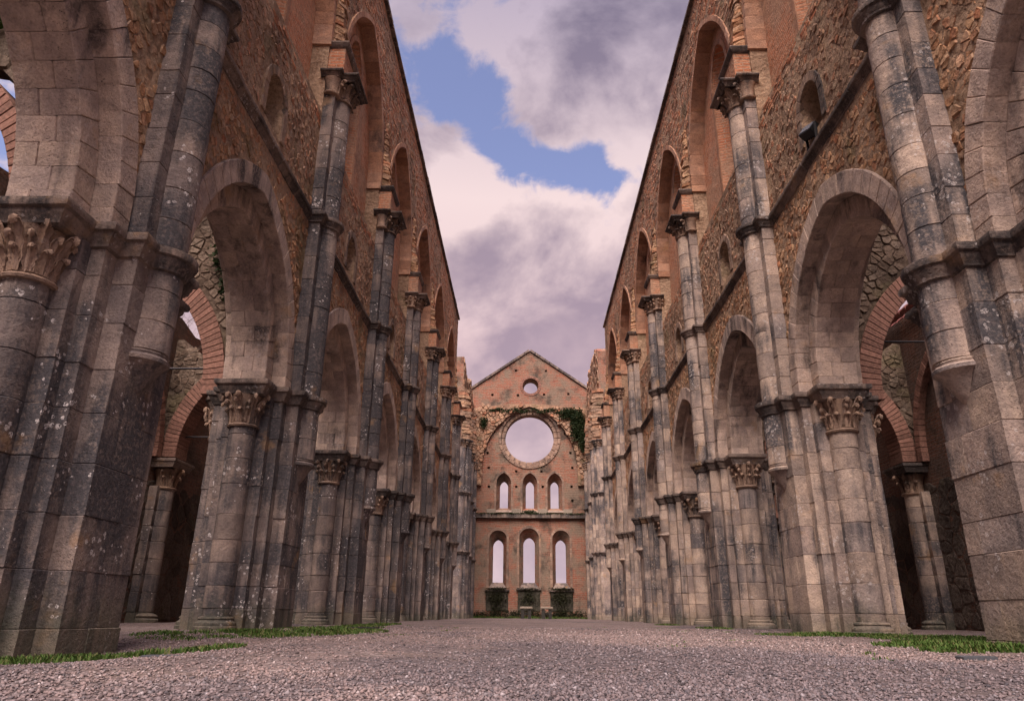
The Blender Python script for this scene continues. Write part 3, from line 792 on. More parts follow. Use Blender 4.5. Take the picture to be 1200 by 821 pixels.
def build_wall(side):
    S = SIDE[side]; fl = side == 'right'; mp = mapper(side, 0); top = S['top']
    x = S['sg']*S['ax']
    R_EXT = RI[side]+2*RING*1.12-.02
    T = thing('nave_wall', (x, ypier(side, 1), 0), 'tall %s nave wall of brown rubble and brick above the arcade' % side, 'wall', 'side walls of the nave')
    MPW = lambda s, z, h: mp(h, s, z)
    singles = []
    for k in range(0, 7):
        y0, y1 = ypier(side, k), ypier(side, k+1); yc = (y0+y1)/2
        if k == 6: yend = y1+.45
        else: yend = y1
        # spandrels
        ol = [(y0, Z_CAP)]+[(yc-A_EXT, Z_CAP)]+arch_curve(A_EXT, R_EXT, yc, Z_SPR, 12)+[(yc+A_EXT, Z_CAP), (yend, Z_CAP), (yend, Z_STR+.03), (y0, Z_STR+.03)]
        part(MB().panel(ol, [], P_WALL-.018, -P_WALL+.03, MPW), 'spandrel', 'mortar', T, fl)
        # band with the little window
        def win(a, r, z0, zs, n=6): return [(yc-a, z0)]+arch_curve(a, r, yc, zs, n)+[(yc+a, z0)]
        band = rect(y0, yend, Z_STR+.03, CL_Z0)
        part(MB().panel(band, [win(TW, TR, TZ0, TZS)], P_WALL-.018, -.1, MPW, [win(TW-.10, TR-.08, TZ0+.04, TZS)]), 'window_band', 'mortar', T, fl)
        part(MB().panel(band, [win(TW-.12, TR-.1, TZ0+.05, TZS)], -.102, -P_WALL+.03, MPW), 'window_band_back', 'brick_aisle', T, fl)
        part(MB().box(yc-TW-.03, yc+TW+.03, TZ0-.02, TZS+.5, -.32, -.28, MPW), 'blind_window_infill', 'brick_aisle', T, fl)
        # clerestory: front skin with arched recess, back skin with lancet
        up_ol = rect(y0, yend, CL_Z0+.002, top)
        rec = [(yc-CL_A, CL_Z0+.35)]+arch_curve(CL_A, CL_R, yc, CL_ZS, 14)+[(yc+CL_A, CL_Z0+.35)]
        part(MB().panel(up_ol, [rec], P_WALL-.018, .14, MPW), 'clerestory_skin', 'mortar', T, fl)
        part(MB().panel(up_ol, [win(LW, LR, LZ0, LZS, 8)], .138, -P_WALL+.03, MPW, [win(LW-.22, LR-.2, LZ0+.1, LZS, 8)]), 'clerestory_infill', 'brick_orange', T, fl)
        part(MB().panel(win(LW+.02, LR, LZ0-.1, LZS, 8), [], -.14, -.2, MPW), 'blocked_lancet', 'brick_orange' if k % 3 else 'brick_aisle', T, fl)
        # dressed ring of the recess
        voussoir_ring(T, 'recess_ring_stone', 'stone_orange', CL_A-.05, CL_R-.05, .13, yc, CL_ZS, .13, P_WALL+.02, 14, mp, fl, .2, False)
        voussoir_ring(T, 'lancet_ring_stone', 'stone_orange', LW, LR, .14, yc, LZS, .0, .165, 8, mp, fl, LZS-LZ0, False)
        # string course between the piers
        prof = [(d_*.9+P_WALL-.03, Z_STR+z*.8) for d_, z in MOULD]+[(P_WALL-.2, Z_STR), (P_WALL-.2, Z_STR-.19)]
        ya = y0+(.42 if k >= 0 else 0); yb = y1-.42
        segs = max(1, round((yb-ya)/.85)); cuts = [ya+(yb-ya)*i/segs for i in range(segs+1)]
        for i in range(segs):
            s0, s1 = cuts[i]+.003, cuts[i+1]-.003; dz = random.uniform(-.012, .012); dp = random.uniform(-.012, .006)
            mb = MB().loops([[mp(d_+dp, s0, z+dz) for d_, z in prof], [mp(d_+dp, s1, z+dz+random.uniform(-.006, .006)) for d_, z in prof]])
            part(mb, 'string_course_stone', 'stone_string', T, not fl, 30)
        # window surround stones
        voussoir_ring(T, 'window_surround_stone', 'stone_capital', TW, TR, .15, yc, TZS, .2, P_WALL+.01, 4, mp, fl, TZS-TZ0, k in (1, 2))
        # rubble facing
        far = MB(); far2 = MB()
        near = k <= 3
        def lower(y, z):
            return not in_arch(y, z, yc, A_EXT+.04, R_EXT+.04, Z_SPR, 0) and not in_arch(y, z, yc, TW+.19, TR+.2, TZS, TZ0-.12) \
                and not (abs(z-(Z_STR-.09)) < .13) and min(abs(y-y0), abs(y-y1)) > .42
        def upper(y, z):
            return not in_arch(y, z, yc, CL_A+.14, CL_R+.14, CL_ZS, CL_Z0+.3) and not (z < Z_IMP and min(abs(y-y0), abs(y-y1)) < .42)
        cw, ch = (.17, .085) if near else (.30, .15)
        for poly, pc in rubble_cells(y0, yend, Z_CAP+.05, CL_Z0, cw, ch, lower):
            proud = P_WALL-.018+random.uniform(-.008, .018)
            if k <= 1: singles.append((pc[1]+abs(pc[0]-10), poly, proud, pc))
            else: stone_mb(far if pc[1] < Z_STR else far2, poly, P_WALL-.06, proud, mp)
        far3 = MB()
        for poly, pc in brick_cells(y0, yend, CL_Z0, top-.03, upper):
            g_ = math.sin(pc[0]*1.3+k)+math.sin(pc[1]*1.7+pc[0]*.6)+random.uniform(-1.1, 1.1)
            stone_mb(far3 if g_ > -.55 else far2, poly, P_WALL-.05, P_WALL-.018+random.uniform(-.006, .014), mp)
        part(far3, 'brick_facing', 'brick_piece', T, not fl, 38, kind='stuff')
        if far.v: part(far, 'rubble_facing', 'rubble', T, not fl, 38, kind='stuff')
        part(far2, 'rubble_facing', 'rubble_grey', T, not fl, 38, kind='stuff')
        # putlog holes: shallow dark sockets framed by stones
        # capping slabs
        n = 6
        for i in range(n):
            s0, s1 = y0+(yend-y0)*i/n+.004, y0+(yend-y0)*(i+1)/n-.004
            part(MB().box(s0, s1, top+random.uniform(-.05, .0), top+.09+random.uniform(-.03, .03), -P_WALL-.06, P_WALL+.09, MPW, .012, .008), 'capping_slab', 'stone_string', T, not fl)
    singles.sort(key=lambda q: -sum((b[0]-a[0])**2 for a, b in zip(q[1], q[1][2:])) if False else q[0])
    far = MB(); far2 = MB()
    for i, (_, poly, proud, pc) in enumerate(singles):
        mat = 'rubble' if pc[1] < Z_STR else 'rubble_grey'
        if i < 300:
            mb = MB(); stone_mb(mb, poly, P_WALL-.06, proud, mp); part(mb, 'rubble_stone', mat, T, not fl, 38)
        else: stone_mb(far if pc[1] < Z_STR else far2, poly, P_WALL-.06, proud, mp)
    if far.v: part(far, 'rubble_facing', 'rubble', T, not fl, 38, kind='stuff')
    if far2.v: part(far2, 'rubble_facing', 'rubble_grey', T, not fl, 38, kind='stuff')
    # torn end of the wall at the crossing
    yend = ypier(side, 7)+.45
    mb = MB()
    z = Z_CAP
    while z < top-.3:
        dz = random.uniform(.15, .3); d_ = random.uniform(.05, .35)*(1 if z > 11 else .4)
        mb.box(yend-.05, yend+d_, z, z+dz-.01, -P_WALL+random.uniform(.03, .15), P_WALL-random.uniform(.03, .12), MPW, .02, .015); z += dz
    part(mb, 'torn_end', 'rubble_grey', T, fl, kind='stuff')
for side in ('left', 'right'): build_wall(side)

# ------------------------------------------------------------------ aisles
def build_aisle(side):
    S = SIDE[side]; sg = S['sg']; fl = side == 'right'; mp = mapper(side, 0); MPW = lambda s, z, h: mp(h, s, z)
    pw = S['ax']-S['aw']                      # p of the aisle wall's inner face (negative)
    T = thing('aisle_wall', (sg*S['aw'], 20, 0), 'dark outer wall of the %s aisle seen through the arches' % side, 'wall', 'outer walls of the aisles')
    zt = 7.25
    ya, yb = -1., 38.
    n = 44; pts = []
    for i in range(n+1):
        y = ya+(yb-ya)*i/n
        pts.append((y, zt+(random.uniform(-.05, .05) if side == 'right' else random.uniform(-.16, .08))))
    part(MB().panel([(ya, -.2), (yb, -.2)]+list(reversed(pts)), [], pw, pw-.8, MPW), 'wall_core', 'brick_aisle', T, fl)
    # stone dado courses on the lower wall
    far = MB()
    for poly, pc in rubble_cells(8, 30, 0, 3.2, .5, .26, lambda y, z: True, .15): stone_mb(far, poly, pw-.02, pw+.008+random.uniform(-.006, .008), mp)
    part(far, 'wall_stones', 'rubble_dark', T, not fl, kind='stuff')
    if side == 'right':
        mb = MB()
        y = ya
        while y < 30:
            for pp in (pw+.10, pw-.16, pw-.42, pw-.68):
                mb.lathe([(.085, 0), (.10, .0), (.10, .05), (.08, .36), (.06, .36)], 6, lambda a, b, z, pp=pp: mp(pp+a if False else pp+z*0+b, y+z, zt+.05+a*.9), R(-10), R(190))
            y += .31
        part(mb, 'coping_tiles', 'tile', T, fl, kind='stuff')
    for k in range(1, 7):
        yc = ypier(side, k)
        # respond on the wall
        Rr = thing('wall_respond', (sg*S['aw'], yc, 0), 'half column against the %s aisle wall opposite the %s pier' % (side, ORD[k-1]), 'column', 'half columns on the aisle walls')
        mpk = mapper(side, yc)
        zs = course_heights(-.1, 3.0, .32, .46)
        for i in range(len(zs)-1):
            for nm, poly in (('column_drum', drum_poly(pw+.20, 0, .22, 7, R(-90), R(90))), ('ashlar_block', rect(pw-.1, pw+.2, -.36, .36))):
                add_block(Rr, nm, S['stone'], shift(poly, .005), zs[i], zs[i+1], mpk, fl, .012, .003, 40)
        part(MB().lathe([(.34, -.1), (.34, .06), (.30, .10), (.32, .14), (.26, .18), (.22, .2)], 14, lambda a, b, z: mpk(pw+.2+a, b, z)), 'column_base', S['stone'], Rr, fl, 40)
        capital(Rr, (-sg*.20, 0, 3.0), .22, .30, .42, math.pi if side == 'right' else 0, R(100), [(5, .58, .05, 0), (5, .98, .055, 0)], detail=k == 3)
        part(MB().sweep([(pw-.05, -.42), (pw+.5, -.42), (pw+.5, .42), (pw-.05, .42)], [(d_*.8, 3.64+z*.9) for d_, z in MOULD]+[(-.3, 3.64), (-.3, 3.43)], mpk, False), 'impost_moulding', 'stone_string', Rr, fl, 30)
        RISE = 1.52
        # transverse brick arch over the aisle
        if k <= 4:
            A = thing('aisle_arch', (sg*(S['ax']+2.6), yc, Z_CAP), 'broken transverse brick arch across the %s aisle at the %s pier' % (side, ORD[k-1]), 'arch', 'brick arches over the aisles')
            p_in, p_out = (-1.06 if k > 1 else -.88), pw+.46
            pc, a = (p_in+p_out)/2, (p_in-p_out)/2
            mpa = lambda h, s, z: mpk(s, h, z)
            voussoir_ring(A, 'brick', 'brick_voussoir', a, a*RISE, .36 if k > 1 else .22, pc, Z_SPR, -.30, .30, 30, mpa, not fl, .16, k <= 2 or (k == 3), joint=.06, c=.006, jit=.003)
            # torn masonry riding on the arch
            ext = arch_curve(a+.35, a*RISE+.40, pc, Z_SPR, 10)
            for (pa, pb) in ((-.5, -2.35 if k == 2 else -1.95), (pw-.05, pw+.95)):
                low = [(p, z) for p, z in [(pc-(q-pc), w) for q, w in ext] if (min(pa, pb) < p < max(pa, pb))]
                if pa > pb: low = sorted(low, key=lambda q: -q[0])
                else: low = sorted(low, key=lambda q: q[0])
                m = 9; tz = []
                for i in range(m+1):
                    t_ = i/m; p = pb+(pa-pb)*t_
                    tz.append((p, low[-1][1]+.12+((8.1 if (k == 2 and pa > pb) else 6.75)-low[-1][1]-.12)*t_**.55+random.uniform(-.10, .10)))
                ol = [(pa, Z_SPR)]+low+tz
                if pa < pb: ol = list(ol)
                part(MB().panel(ol, [], -.26, .26, lambda s, z, h: mpk(s, h, z)), 'spandrel', 'rubble_aisle', A, not fl)
            far = MB()
            def ins(y, z): return not in_arch(y, z, pc, a+.40, a*RISE+.46, Z_SPR, 0) and (-.6 > y > -1.8 or pw < y < pw+.8) and z < (7.7 if (k == 2 and y > -2) else 6.7)-.6*min(abs(y+.6), abs(y-pw))
            for poly, pcc in rubble_cells(pw, -.55, Z_SPR, 7.8, .22, .12, ins):
                stone_mb(far, poly, .2, .272+random.uniform(-.01, .02), lambda p, y, z: mpk(y, -p, z))
            part(far, 'rubble_facing', 'rubble_aisle', A, fl, 38, kind='stuff')
            # iron tie
            if k <= 3:
                zt_ = 4.25 if side == 'left' else 4.85
                b = MB().loops([[mpk(-.6 if e == 0 else pw-.1, .02*math.cos(t), zt_+.02*math.sin(t)) for t in [i*math.pi/4 for i in range(8)]] for e in (0, 1)])
                o = b.build('tie_rod', 'iron', None, fl, 40)
                tag(o, 'thin iron tie rod across the %s aisle arch at the %s pier' % (side, ORD[k-1]), 'tie rod', 'iron tie rods in the aisles')
    # wall ribs of the lost vaults
    for k in range(1, 6):
        y0, y1 = ypier(side, k), ypier(side, k+1); yc = (y0+y1)/2
        voussoir_ring(T, 'wall_rib_brick', 'brick_voussoir', 2.0, 2.3, .22, yc, Z_SPR, pw-.05, pw+.16, 26, mp, fl, .2, False, joint=.05, c=.006)
simple('brick_voussoir', (.20, .105, .078), .93, 24, .45, .8)
for side in ('left', 'right'): build_aisle(side)

# ------------------------------------------------------------------ crossing and choir
def build_choir(side):
    S = SIDE[side]; sg = S['sg']; fl = side == 'right'; mp = mapper(side, 0); MPW = lambda s, z, h: mp(h, s, z)
    T = thing('choir_wall', (sg*S['ax'], 47.5, 0), 'ragged choir wall beyond the crossing on the %s, next to the apse' % side, 'wall', 'side walls of the choir')
    y0, y1 = 43.0, 52.2
    if side == 'left': tp = [(43.0, 15.6), (44.0, 15.5), (45.3, 15.0), (46.4, 15.2), (48.6, 15.9), (49.6, 15.5), (50.8, 15.2), (52.2, 15.0)]
    else: tp = [(43.0, 16.0), (43.8, 16.4), (44.6, 16.8), (45.6, 16.5), (46.6, 16.9), (48.0, 16.6), (49.4, 16.8), (50.6, 16.2), (52.2, 15.6)]
    top = []
    for (a, b), (c, d) in zip(tp, tp[1:]):
        for i in range(5):
            t = i/5; top.append((a+(c-a)*t, b+(d-b)*t+random.uniform(-.18, .18)))
    top.append(tp[-1])
    part(MB().panel([(y0, -.2), (y1, -.2)]+list(reversed(top)), [], P_WALL-.04, -.9, MPW), 'wall_core', 'brick_apse', T, fl)
    ft = lambda y: np.interp(y, [q[0] for q in tp], [q[1] for q in tp])
    far = MB()
    for poly, pc in rubble_cells(y0, y1, 0, 17, .42, .24, lambda y, z: z < ft(y)-.1 and (z > 9 or z < 7)): stone_mb(far, poly, P_WALL-.06, P_WALL-.01+random.uniform(-.02, .06), mp)
    part(far, 'rubble_facing', 'rubble_grey', T, not fl, 38, kind='stuff')
    prof = [(d_*.9+P_WALL-.03, Z_STR+z*.8) for d_, z in MOULD]+[(P_WALL-.2, Z_STR), (P_WALL-.2, Z_STR-.19)]
    part(MB().loops([[mp(d_, y0, z) for d_, z in prof], [mp(d_, y1-.3, z) for d_, z in prof]]), 'string_course', 'stone_string', T, not fl)
    # cross wall of the transept
    part(MB().panel(rect(P_WALL-.5, -13, -.2, 13), [], y0+.5, y0-.2, lambda s, z, h: mp(s, h, z)), 'transept_wall', 'brick_orange', T, fl)
    for k in (8, 9, 10):
        yc = ypier(side, k); mpk = mapper(side, yc)
        Pk = thing('choir_shaft', (sg*S['ax'], yc, 0), '%s clustered wall shaft of the choir on the %s' % (['westernmost', 'middle', 'easternmost'][k-8], side), 'pier', 'wall shafts of the choir')
        mb = MB()
        zs = course_heights(-.12, Z_UP-.46, .32, .46)
        dep = .12 if k == 8 else 0
        for i in range(len(zs)-1):
            mb.block(rect(.2, P_WALL+.14, -.62, .62), zs[i], zs[i+1], mpk, .012, .004)
            mb.block(rect(.2, P_PIL+.08+dep, -.40, .40), zs[i], zs[i+1], mpk, .012, .004)
            for q in (-.5, .5): mb.block(drum_poly(P_WALL+.12, q, .13, 5, R(-110), R(110)), zs[i], zs[i+1], mpk, .01, .002)
            mb.block(drum_poly(P_COL+.06+dep, 0, R_COL, 6, R(-100), R(100)), zs[i], zs[i+1], mpk, .012, .002)
        part(mb, 'stone_courses', S['stone'], Pk, fl, kind='stuff')
        for zz in (Z_CAP, Z_STR, Z_UP):
            part(MB().sweep([(.3, -.66), (P_WALL+.16, -.66), (P_WALL+.16, -.44), (P_PIL+.1+dep, -.44), (P_PIL+.1+dep, -.27)]+[(P_COL+.06+dep+R_COL*math.cos(a), R_COL*math.sin(a)) for a in [R(-70)+R(140)*i/6 for i in range(7)]]+[(P_PIL+.1+dep, .27), (P_PIL+.1+dep, .44), (P_WALL+.16, .44), (P_WALL+.16, .66), (.3, .66)],
                 [(d_*.8, zz+z*.8) for d_, z in MOULD]+[(-.3, zz), (-.3, zz-.19)], mpk, False), 'moulding', 'stone_string', Pk, fl)
        capital(Pk, (-sg*(P_COL+.06+dep), 0, Z_UP-.50), R_COL, .34, .34, 0, 1, [], detail=False)
        for q in (-.45, .45): capital(Pk, (-sg*(P_WALL+.12), q, Z_UP-.50), .15, .22, .34, 0, 1, [], detail=False)
        # torn springer leaning in
        mb = MB()
        for i in range(16):
            t = i/16; z0 = Z_UP+i*.20; wq = .40+.25*t+random.uniform(-.05, .05); pp = P_PIL+.10+dep+.10*math.sin(t*2.4)-.25*max(0, t-.3)+random.uniform(-.06, .06)
            mb.block([(.2, -wq), (P_WALL+.06, -wq), (pp, -wq*.5), (pp-.03, wq*.4), (P_WALL+.06, wq), (.2, wq)], z0, z0+.195, mpk, .02, .015)
        part(mb, 'vault_stub', 'rubble_grey', Pk, fl, kind='stuff')
for side in ('left', 'right'): build_choir(side)

# ------------------------------------------------------------------ apse
def build_apse():
    Y = 52.0; CX = .2
    T = thing('apse_wall', (CX, Y, 0), 'gabled red brick end wall with big round opening and two rows of lancets', 'wall')
    mp = lambda s, z, h: (s, Y-h, z)            # h towards the camera
    def lan(xc, a, z0, zs, r, n=8): return [(xc-a, z0)]+arch_curve(a, r, xc, zs, n)+[(xc+a, z0)]
    def circ(xc, zc, r, n=40): return [(xc+r*math.cos(-2*math.pi*i/n), zc+r*math.sin(-2*math.pi*i/n)) for i in range(n)]
    up = [-1.67, .23, 2.03]; lo = [(-2.03, .37, .63, 5.25, 5.85), (.17, .41, .71, 5.40, 6.0), (2.42, .37, .63, 5.27, 5.87)]
    oc, sm = (CX, 12.52), (.28, 16.57)
    XL, XR = -5.2, 5.7
    body = [(XL, -.3), (XR, -.3), (XR, 15.3), (4.75, 16.12), (CX+.02, 19.35), (-4.35, 16.15), (XL, 15.4)]
    front_h = [lan(x, .55, 7.22, 9.15, .80) for x in up]+[lan(x, e, 1.95, zt-.62-(e-.63), .62+(e-.63)) for x, a, e, zo, zt in lo]+[circ(*oc, 2.12), circ(*sm, .62, 24)]
    mid_h = [lan(x, .30, 7.46, 8.98, .45) for x in up]+[lan(x, a, 2.32, zo-.5, .5) for x, a, e, zo, zt in lo]+[circ(*oc, 1.82), circ(*sm, .53, 24)]
    put_ = [list(reversed(rect(hx-.085, hx+.085, hz-.09, hz+.09))) for hx, hz in [(-0.84, 17.81), (1.46, 17.78), (-2.62, 15.86), (-0.68, 15.83), (1.3, 15.9), (3.14, 15.95), (-2.44, 13.01), (2.83, 12.86), (-2.89, 11.39), (3.21, 11.42), (-2.79, 10.3), (-0.77, 10.05), (1.07, 10.05), (3.33, 10.32), (-2.74, 8.92), (-0.76, 8.93), (1.16, 8.94), (3.24, 8.95), (3.28, 7.95), (-2.74, 7.3), (3.13, 7.3)]]
    # three layers: splayed front, slit, splayed back
    part(MB().panel(body, front_h+put_, .0, -.55, lambda s, z, h: mp(s, z, h), mid_h+put_), 'wall_core', 'brick_apse', T, True)
    part(MB().panel(body, mid_h, -.552, -.95, lambda s, z, h: mp(s, z, h)), 'wall_outer_skin', 'brick_apse', T, True)
    # stone surrounds
    def ring_wedges(name, xc, zc, r0, r1, n, h0, h1, mat):
        for i in range(n):
            a0, a1 = 2*math.pi*i/n+.008, 2*math.pi*(i+1)/n-.008
            m = (a0+a1)/2
            poly = [(xc+r*math.cos(a), zc+r*math.sin(a)) for r, a in ((r0, a0), (r1, a0), (r1, m), (r1, a1), (r0, a1), (r0, m))]
            part(MB().block(poly, h0, h1+random.uniform(-.01, .01), mp, .015, .004), name, mat, T, True)
    ring_wedges('oculus_voussoir', *oc, 2.10, 2.30, 30, -.1, .07, 'stone_apse')
    ring_wedges('oculus_inner_stone', *oc, 1.80, 2.09, 26, -.40, -.06, 'stone_apse')
    ring_wedges('round_window_brick', *sm, .60, .80, 26, -.05, .03, 'brick_voussoir')
    for x in up:
        W_ = thing_part('window', T)
        voussoir_apse(W_, x, .53, .78, 9.15, 9.15-7.22, .15, mp, ORG[T.name], 6)
        part2(MB().box(x-.62, x+.62, 7.10, 7.24, -.35, .05, mp, .02), 'sill', 'stone_voussoir', W_, T, True)
    for i, (x, a, e, zo, zt) in enumerate(lo):
        W_ = thing_part('window', T)
        voussoir_apse(W_, x, e-.02, .60+(e-.63), zt-.62-(e-.63), zt-.62-(e-.63)-1.95, .17, mp, ORG[T.name], 7)
        # sloping sill and jutting ledge with mossy apron
        o = MB(); o.add([mp(x-e, 1.95, .0), mp(x+e, 1.95, .0), mp(x+a, 2.33, -.55), mp(x-a, 2.33, -.55), mp(x-e, 1.6, .0), mp(x+e, 1.6, 0), mp(x+a, 1.6, -.55), mp(x-a, 1.6, -.55)], [(0, 1, 2, 3), (4, 5, 1, 0), (5, 6, 2, 1), (7, 4, 0, 3)])
        part2(o, 'sill', 'stone_string', W_, T, True)
        zl = 1.86 if i != 1 else 1.95
        part2(MB().box(x-.86, x+.84, zl-.12, zl, -.2, .14, mp, .03, .02), 'ledge', 'stone_string', W_, T, True)
        part2(MB().box(x-.78, x+.76, .45, zl-.13, -.2, .05, mp, .03, .015), 'apron', 'apron_moss', W_, T, True)
    # string course across the wall, two blocks above it
    n = 12
    for i in range(n):
        a, b = -3.95+8.5*i/n, -3.95+8.5*(i+1)/n
        part(MB().box(a+.004, b-.004, 6.68, 6.97+random.uniform(-.02, .02), -.2, .24+random.uniform(-.02, .02), mp, .03, .012), 'string_course_stone', 'stone_string', T, True)
    for x in (-.72, 1.16, -2.55, 2.95): part(MB().box(x-.32, x+.32, 6.99, 7.34, -.1, .14, mp, .02, .01), 'bracket_block', 'bench_stone', T, True)
    # torn vault arch on the wall: proud spandrels
    aL = 3.95
    ext = [(q[0], q[1]) for q in arch_curve(3.5, 4.6, CX, 10.3, 14)]
    ol = [(-4.7, 9.0)]+[(CX-3.5, 9.0)]+ext+[(CX+3.5, 9.0), (5.1, 9.0), (5.1, 14.7), (CX+1.5, 15.02), (CX-1.5, 15.08), (-4.7, 14.7)]
    part(MB().panel(ol, [], .22, -.05, mp), 'torn_vault_web', 'rubble_grey', T, True)
    far = MB()
    for poly, pc in rubble_cells(-4.7, 5.1, 9, 15.2, .34, .18, lambda y, z: not in_arch(y, z, CX, 3.55, 4.65, 10.3, 0) and z < 14.8+random.uniform(-.2, .2)):
        stone_mb(far, poly, .15, .25+random.uniform(0, .10), lambda p, y, z: mp(y, z, p))
    part(far, 'rubble_facing', 'rubble_grey', T, False, 38, kind='stuff')
    # raking coping
    for (xa, za, xb, zb) in ((-4.62, 16.0, CX+.02, 19.37), (CX+.02, 19.37, 5.05, 15.98)):
        L = math.hypot(xb-xa, zb-za); m = 13; ux, uz = (xb-xa)/L, (zb-za)/L
        for i in range(m):
            s0, s1 = L*i/m+.006, L*(i+1)/m-.006
            q = [(xa+ux*s0, za+uz*s0), (xa+ux*s1, za+uz*s1)]
            poly = [q[0], q[1], (q[1][0]-uz*.17, q[1][1]+ux*.17), (q[0][0]-uz*.17, q[0][1]+ux*.17)]
            part(MB().block(poly, -1.05, .12+random.uniform(-.02, .02), mp, .02, .01), 'coping_stone', 'stone_string', T, True)
    # putlog holes: real sockets would need cuts; frame each with a dark recessed box
    # side jambs
    T2 = T
    return T
def thing_part(name, T):
    o = bpy.data.objects.new(name, None); COL.objects.link(o); o.parent = T; o.empty_display_size = .2
    return o
def part2(mb, name, mat, wparent, T, flip):
    return link(name, mb.mesh(name, mat, ORG[T.name], flip), wparent)
def voussoir_apse(W_, xc, a, r, zs, stilt, th, mp, org, n):
    inner = pointed(a, r, n); outer = pointed(a+th, r+th*1.1, n)
    for sgn in (-1, 1):
        quads = []
        m = max(3, int(stilt/.3))
        for j in range(m): quads.append([(-a-th, -stilt+stilt*j/m+.004), (-a, -stilt+stilt*j/m+.004), (-a, -stilt+stilt*(j+1)/m-.004), (-a-th, -stilt+stilt*(j+1)/m-.004)])
        for i in range(n): quads.append([outer[i], inner[i], inner[i+1], outer[i+1]])
        for q in quads:
            poly = [(xc+(s if sgn < 0 else -s), zs+z) for s, z in q]
            if sgn > 0: poly.reverse()
            link('jamb_stone', MB().block(poly, -.12, .035+random.uniform(-.01, .01), mp, .012, .004).mesh('jamb_stone', 'stone_apse', org, True), W_)
stone_mat('stone_apse', [(0, (.22, .155, .12)), (.5, (.27, .19, .145)), (1, (.32, .23, .175))], (.09, .07, .06), .52, .68, .1, moss=False)
simple('apron_moss', (.050, .045, .034), .95, 6, .6, .8)
build_apse()

# ------------------------------------------------------------------ plants
def leaf_mass(name, label, cat, spots, size, mat, kind=None, thick=.35):
    """spots: (centre, (rx,ry,rz), n) leaf clumps"""
    V = []; F = []
    for c, rr, n in spots:
        for _ in range(n):
            u = [random.gauss(0, .45) for _ in range(3)]
            p = [c[i]+max(-1, min(1, u[i]))*rr[i] for i in range(3)]
            s = size*random.uniform(.6, 1.4)
            a = Vector((random.gauss(0, 1), random.gauss(0, 1), random.gauss(0, 1))).normalized()
            b = a.orthogonal().normalized(); cc = a.cross(b)
            o = len(V); P = Vector(p)
            for q in (-b*s, cc*s*.55, b*s, -cc*s*.55): V.append(tuple(P+q+a*random.uniform(-.1, .1)*s))
            F.append((o, o+1, o+2, o+3))
    me = bpy.data.meshes.new(name); me.from_pydata(V, [], F); me.materials.append(MAT[mat])
    return tag(link(name, me), label, cat, kind=kind)
ivy = [((3.75, 51.55, 13.4), (.55, .16, 1.15), 2600), ((3.2, 51.6, 14.3), (.8, .14, .45), 1200), ((4.1, 51.5, 12.2), (.3, .15, .8), 700)]
leaf_mass('moss_growth', 'dark low growth along the foot of the end wall', 'plant', [((-3.4+.4*i, 51.8, .18+.1*random.random()), (.35, .09, .28), 110+int(120*random.random())) for i in range(19)], .05, 'moss', kind='stuff')
leaf_mass('ivy', 'dark green ivy clump hanging right of the big round opening', 'ivy', ivy, .07, 'ivy')
ivy2 = [((-2.6+.45*i, 51.68, 14.55+.12*math.sin(i*2.1)), (.4, .08, .13), 40+int(150*random.random())) for i in range(12)]+[((-3.2, 51.62, 13.6), (.3, .12, .5), 500)]
leaf_mass('ivy', 'thin band of ivy along the ledge above the big round opening', 'ivy', ivy2, .055, 'ivy')
moss1 = [((-3.6+.42*i, 51.78, 6.99), (.3, .12, .05), int(60+90*random.random())) for i in range(19)]+[((.2, 51.8, 7.12), (.5, .1, .12), 420)]
leaf_mass('weeds', 'green weeds growing along the stone ledge of the end wall', 'plant', moss1, .04, 'ivy')
for i, (xc, n_) in enumerate(((-2.05, 700), (.15, 420), (2.4, 700))):
    leaf_mass('moss_growth', 'dark moss and creeper under the %s lower lancet window' % ('left', 'middle', 'right')[i], 'plant',
              [((xc, 51.84, 1.35), (.75, .07, .5), n_), ((xc, 51.80, 1.9), (.85, .1, .1), n_//3), ((xc, 51.85, .6), (.6, .07, .5), n_//3)], .05, 'moss', kind='stuff')
# weeds on torn masonry of the first left aisle arch
leaf_mass('weeds', 'green weeds on top of the broken left aisle arch by the picture edge', 'plant', [((-6.3, 6.3, 6.75), (.6, .3, .25), 900), ((-5.6, 6.25, 6.6), (.3, .25, .3), 400)], .05, 'grass')
leaf_mass('weeds', 'green weeds rooted on the broken left aisle arch at the second pier', 'plant', [((-5.5, 11.45, 6.3), (.22, .2, .35), 450), ((-5.35, 11.4, 5.7), (.1, .12, .3), 200)], .04, 'ivy')

blades('grass_patch', [(-3.45, 5.55, 2600, .75, .35), (-2.75, 5.75, 1100, .35, .25), (-2.6, 6.4, 900, .25, .35)], 'grass tuft along the foot of the nearest left pier', hgt=.05)
blades('grass_patch', [(-3.5, 9.4, 7500, 1.3, 1.1), (-2.6, 10.4, 5200, .7, 1.1), (-3.2, 11.6, 2500, .6, 1.0)], 'grass strip in front of the second left pier', hgt=.055)
blades('grass_patch', [(-3.2, 14.6, 1800, .5, 1.3), (-2.85, 13.2, 900, .4, .8), (-3.3, 17.5, 900, .35, 1.6)], 'thin grass between the second and third left piers', hgt=.05, wid=.009)
blades('grass_patch', [(4.1, 10.8, 4600, .9, .6), (5.2, 9.4, 7200, 1.0, 1.0), (4.9, 10.4, 2800, .8, .5)], 'grass strip at the foot of the second right pier', hgt=.055)
blades('grass_patch', [(3.95, 6.9, 6500, .8, .9), (3.75, 6.1, 4200, .65, .45), (4.5, 7.9, 4200, .7, .8)], 'grass patch around the foot of the nearest right pier', hgt=.06)
blades('grass_patch', [(3.95, 16.2, 900, .35, .8), (3.95, 21.5, 700, .35, .8)], 'sparse grass at the third and fourth right piers', hgt=.05, wid=.009)
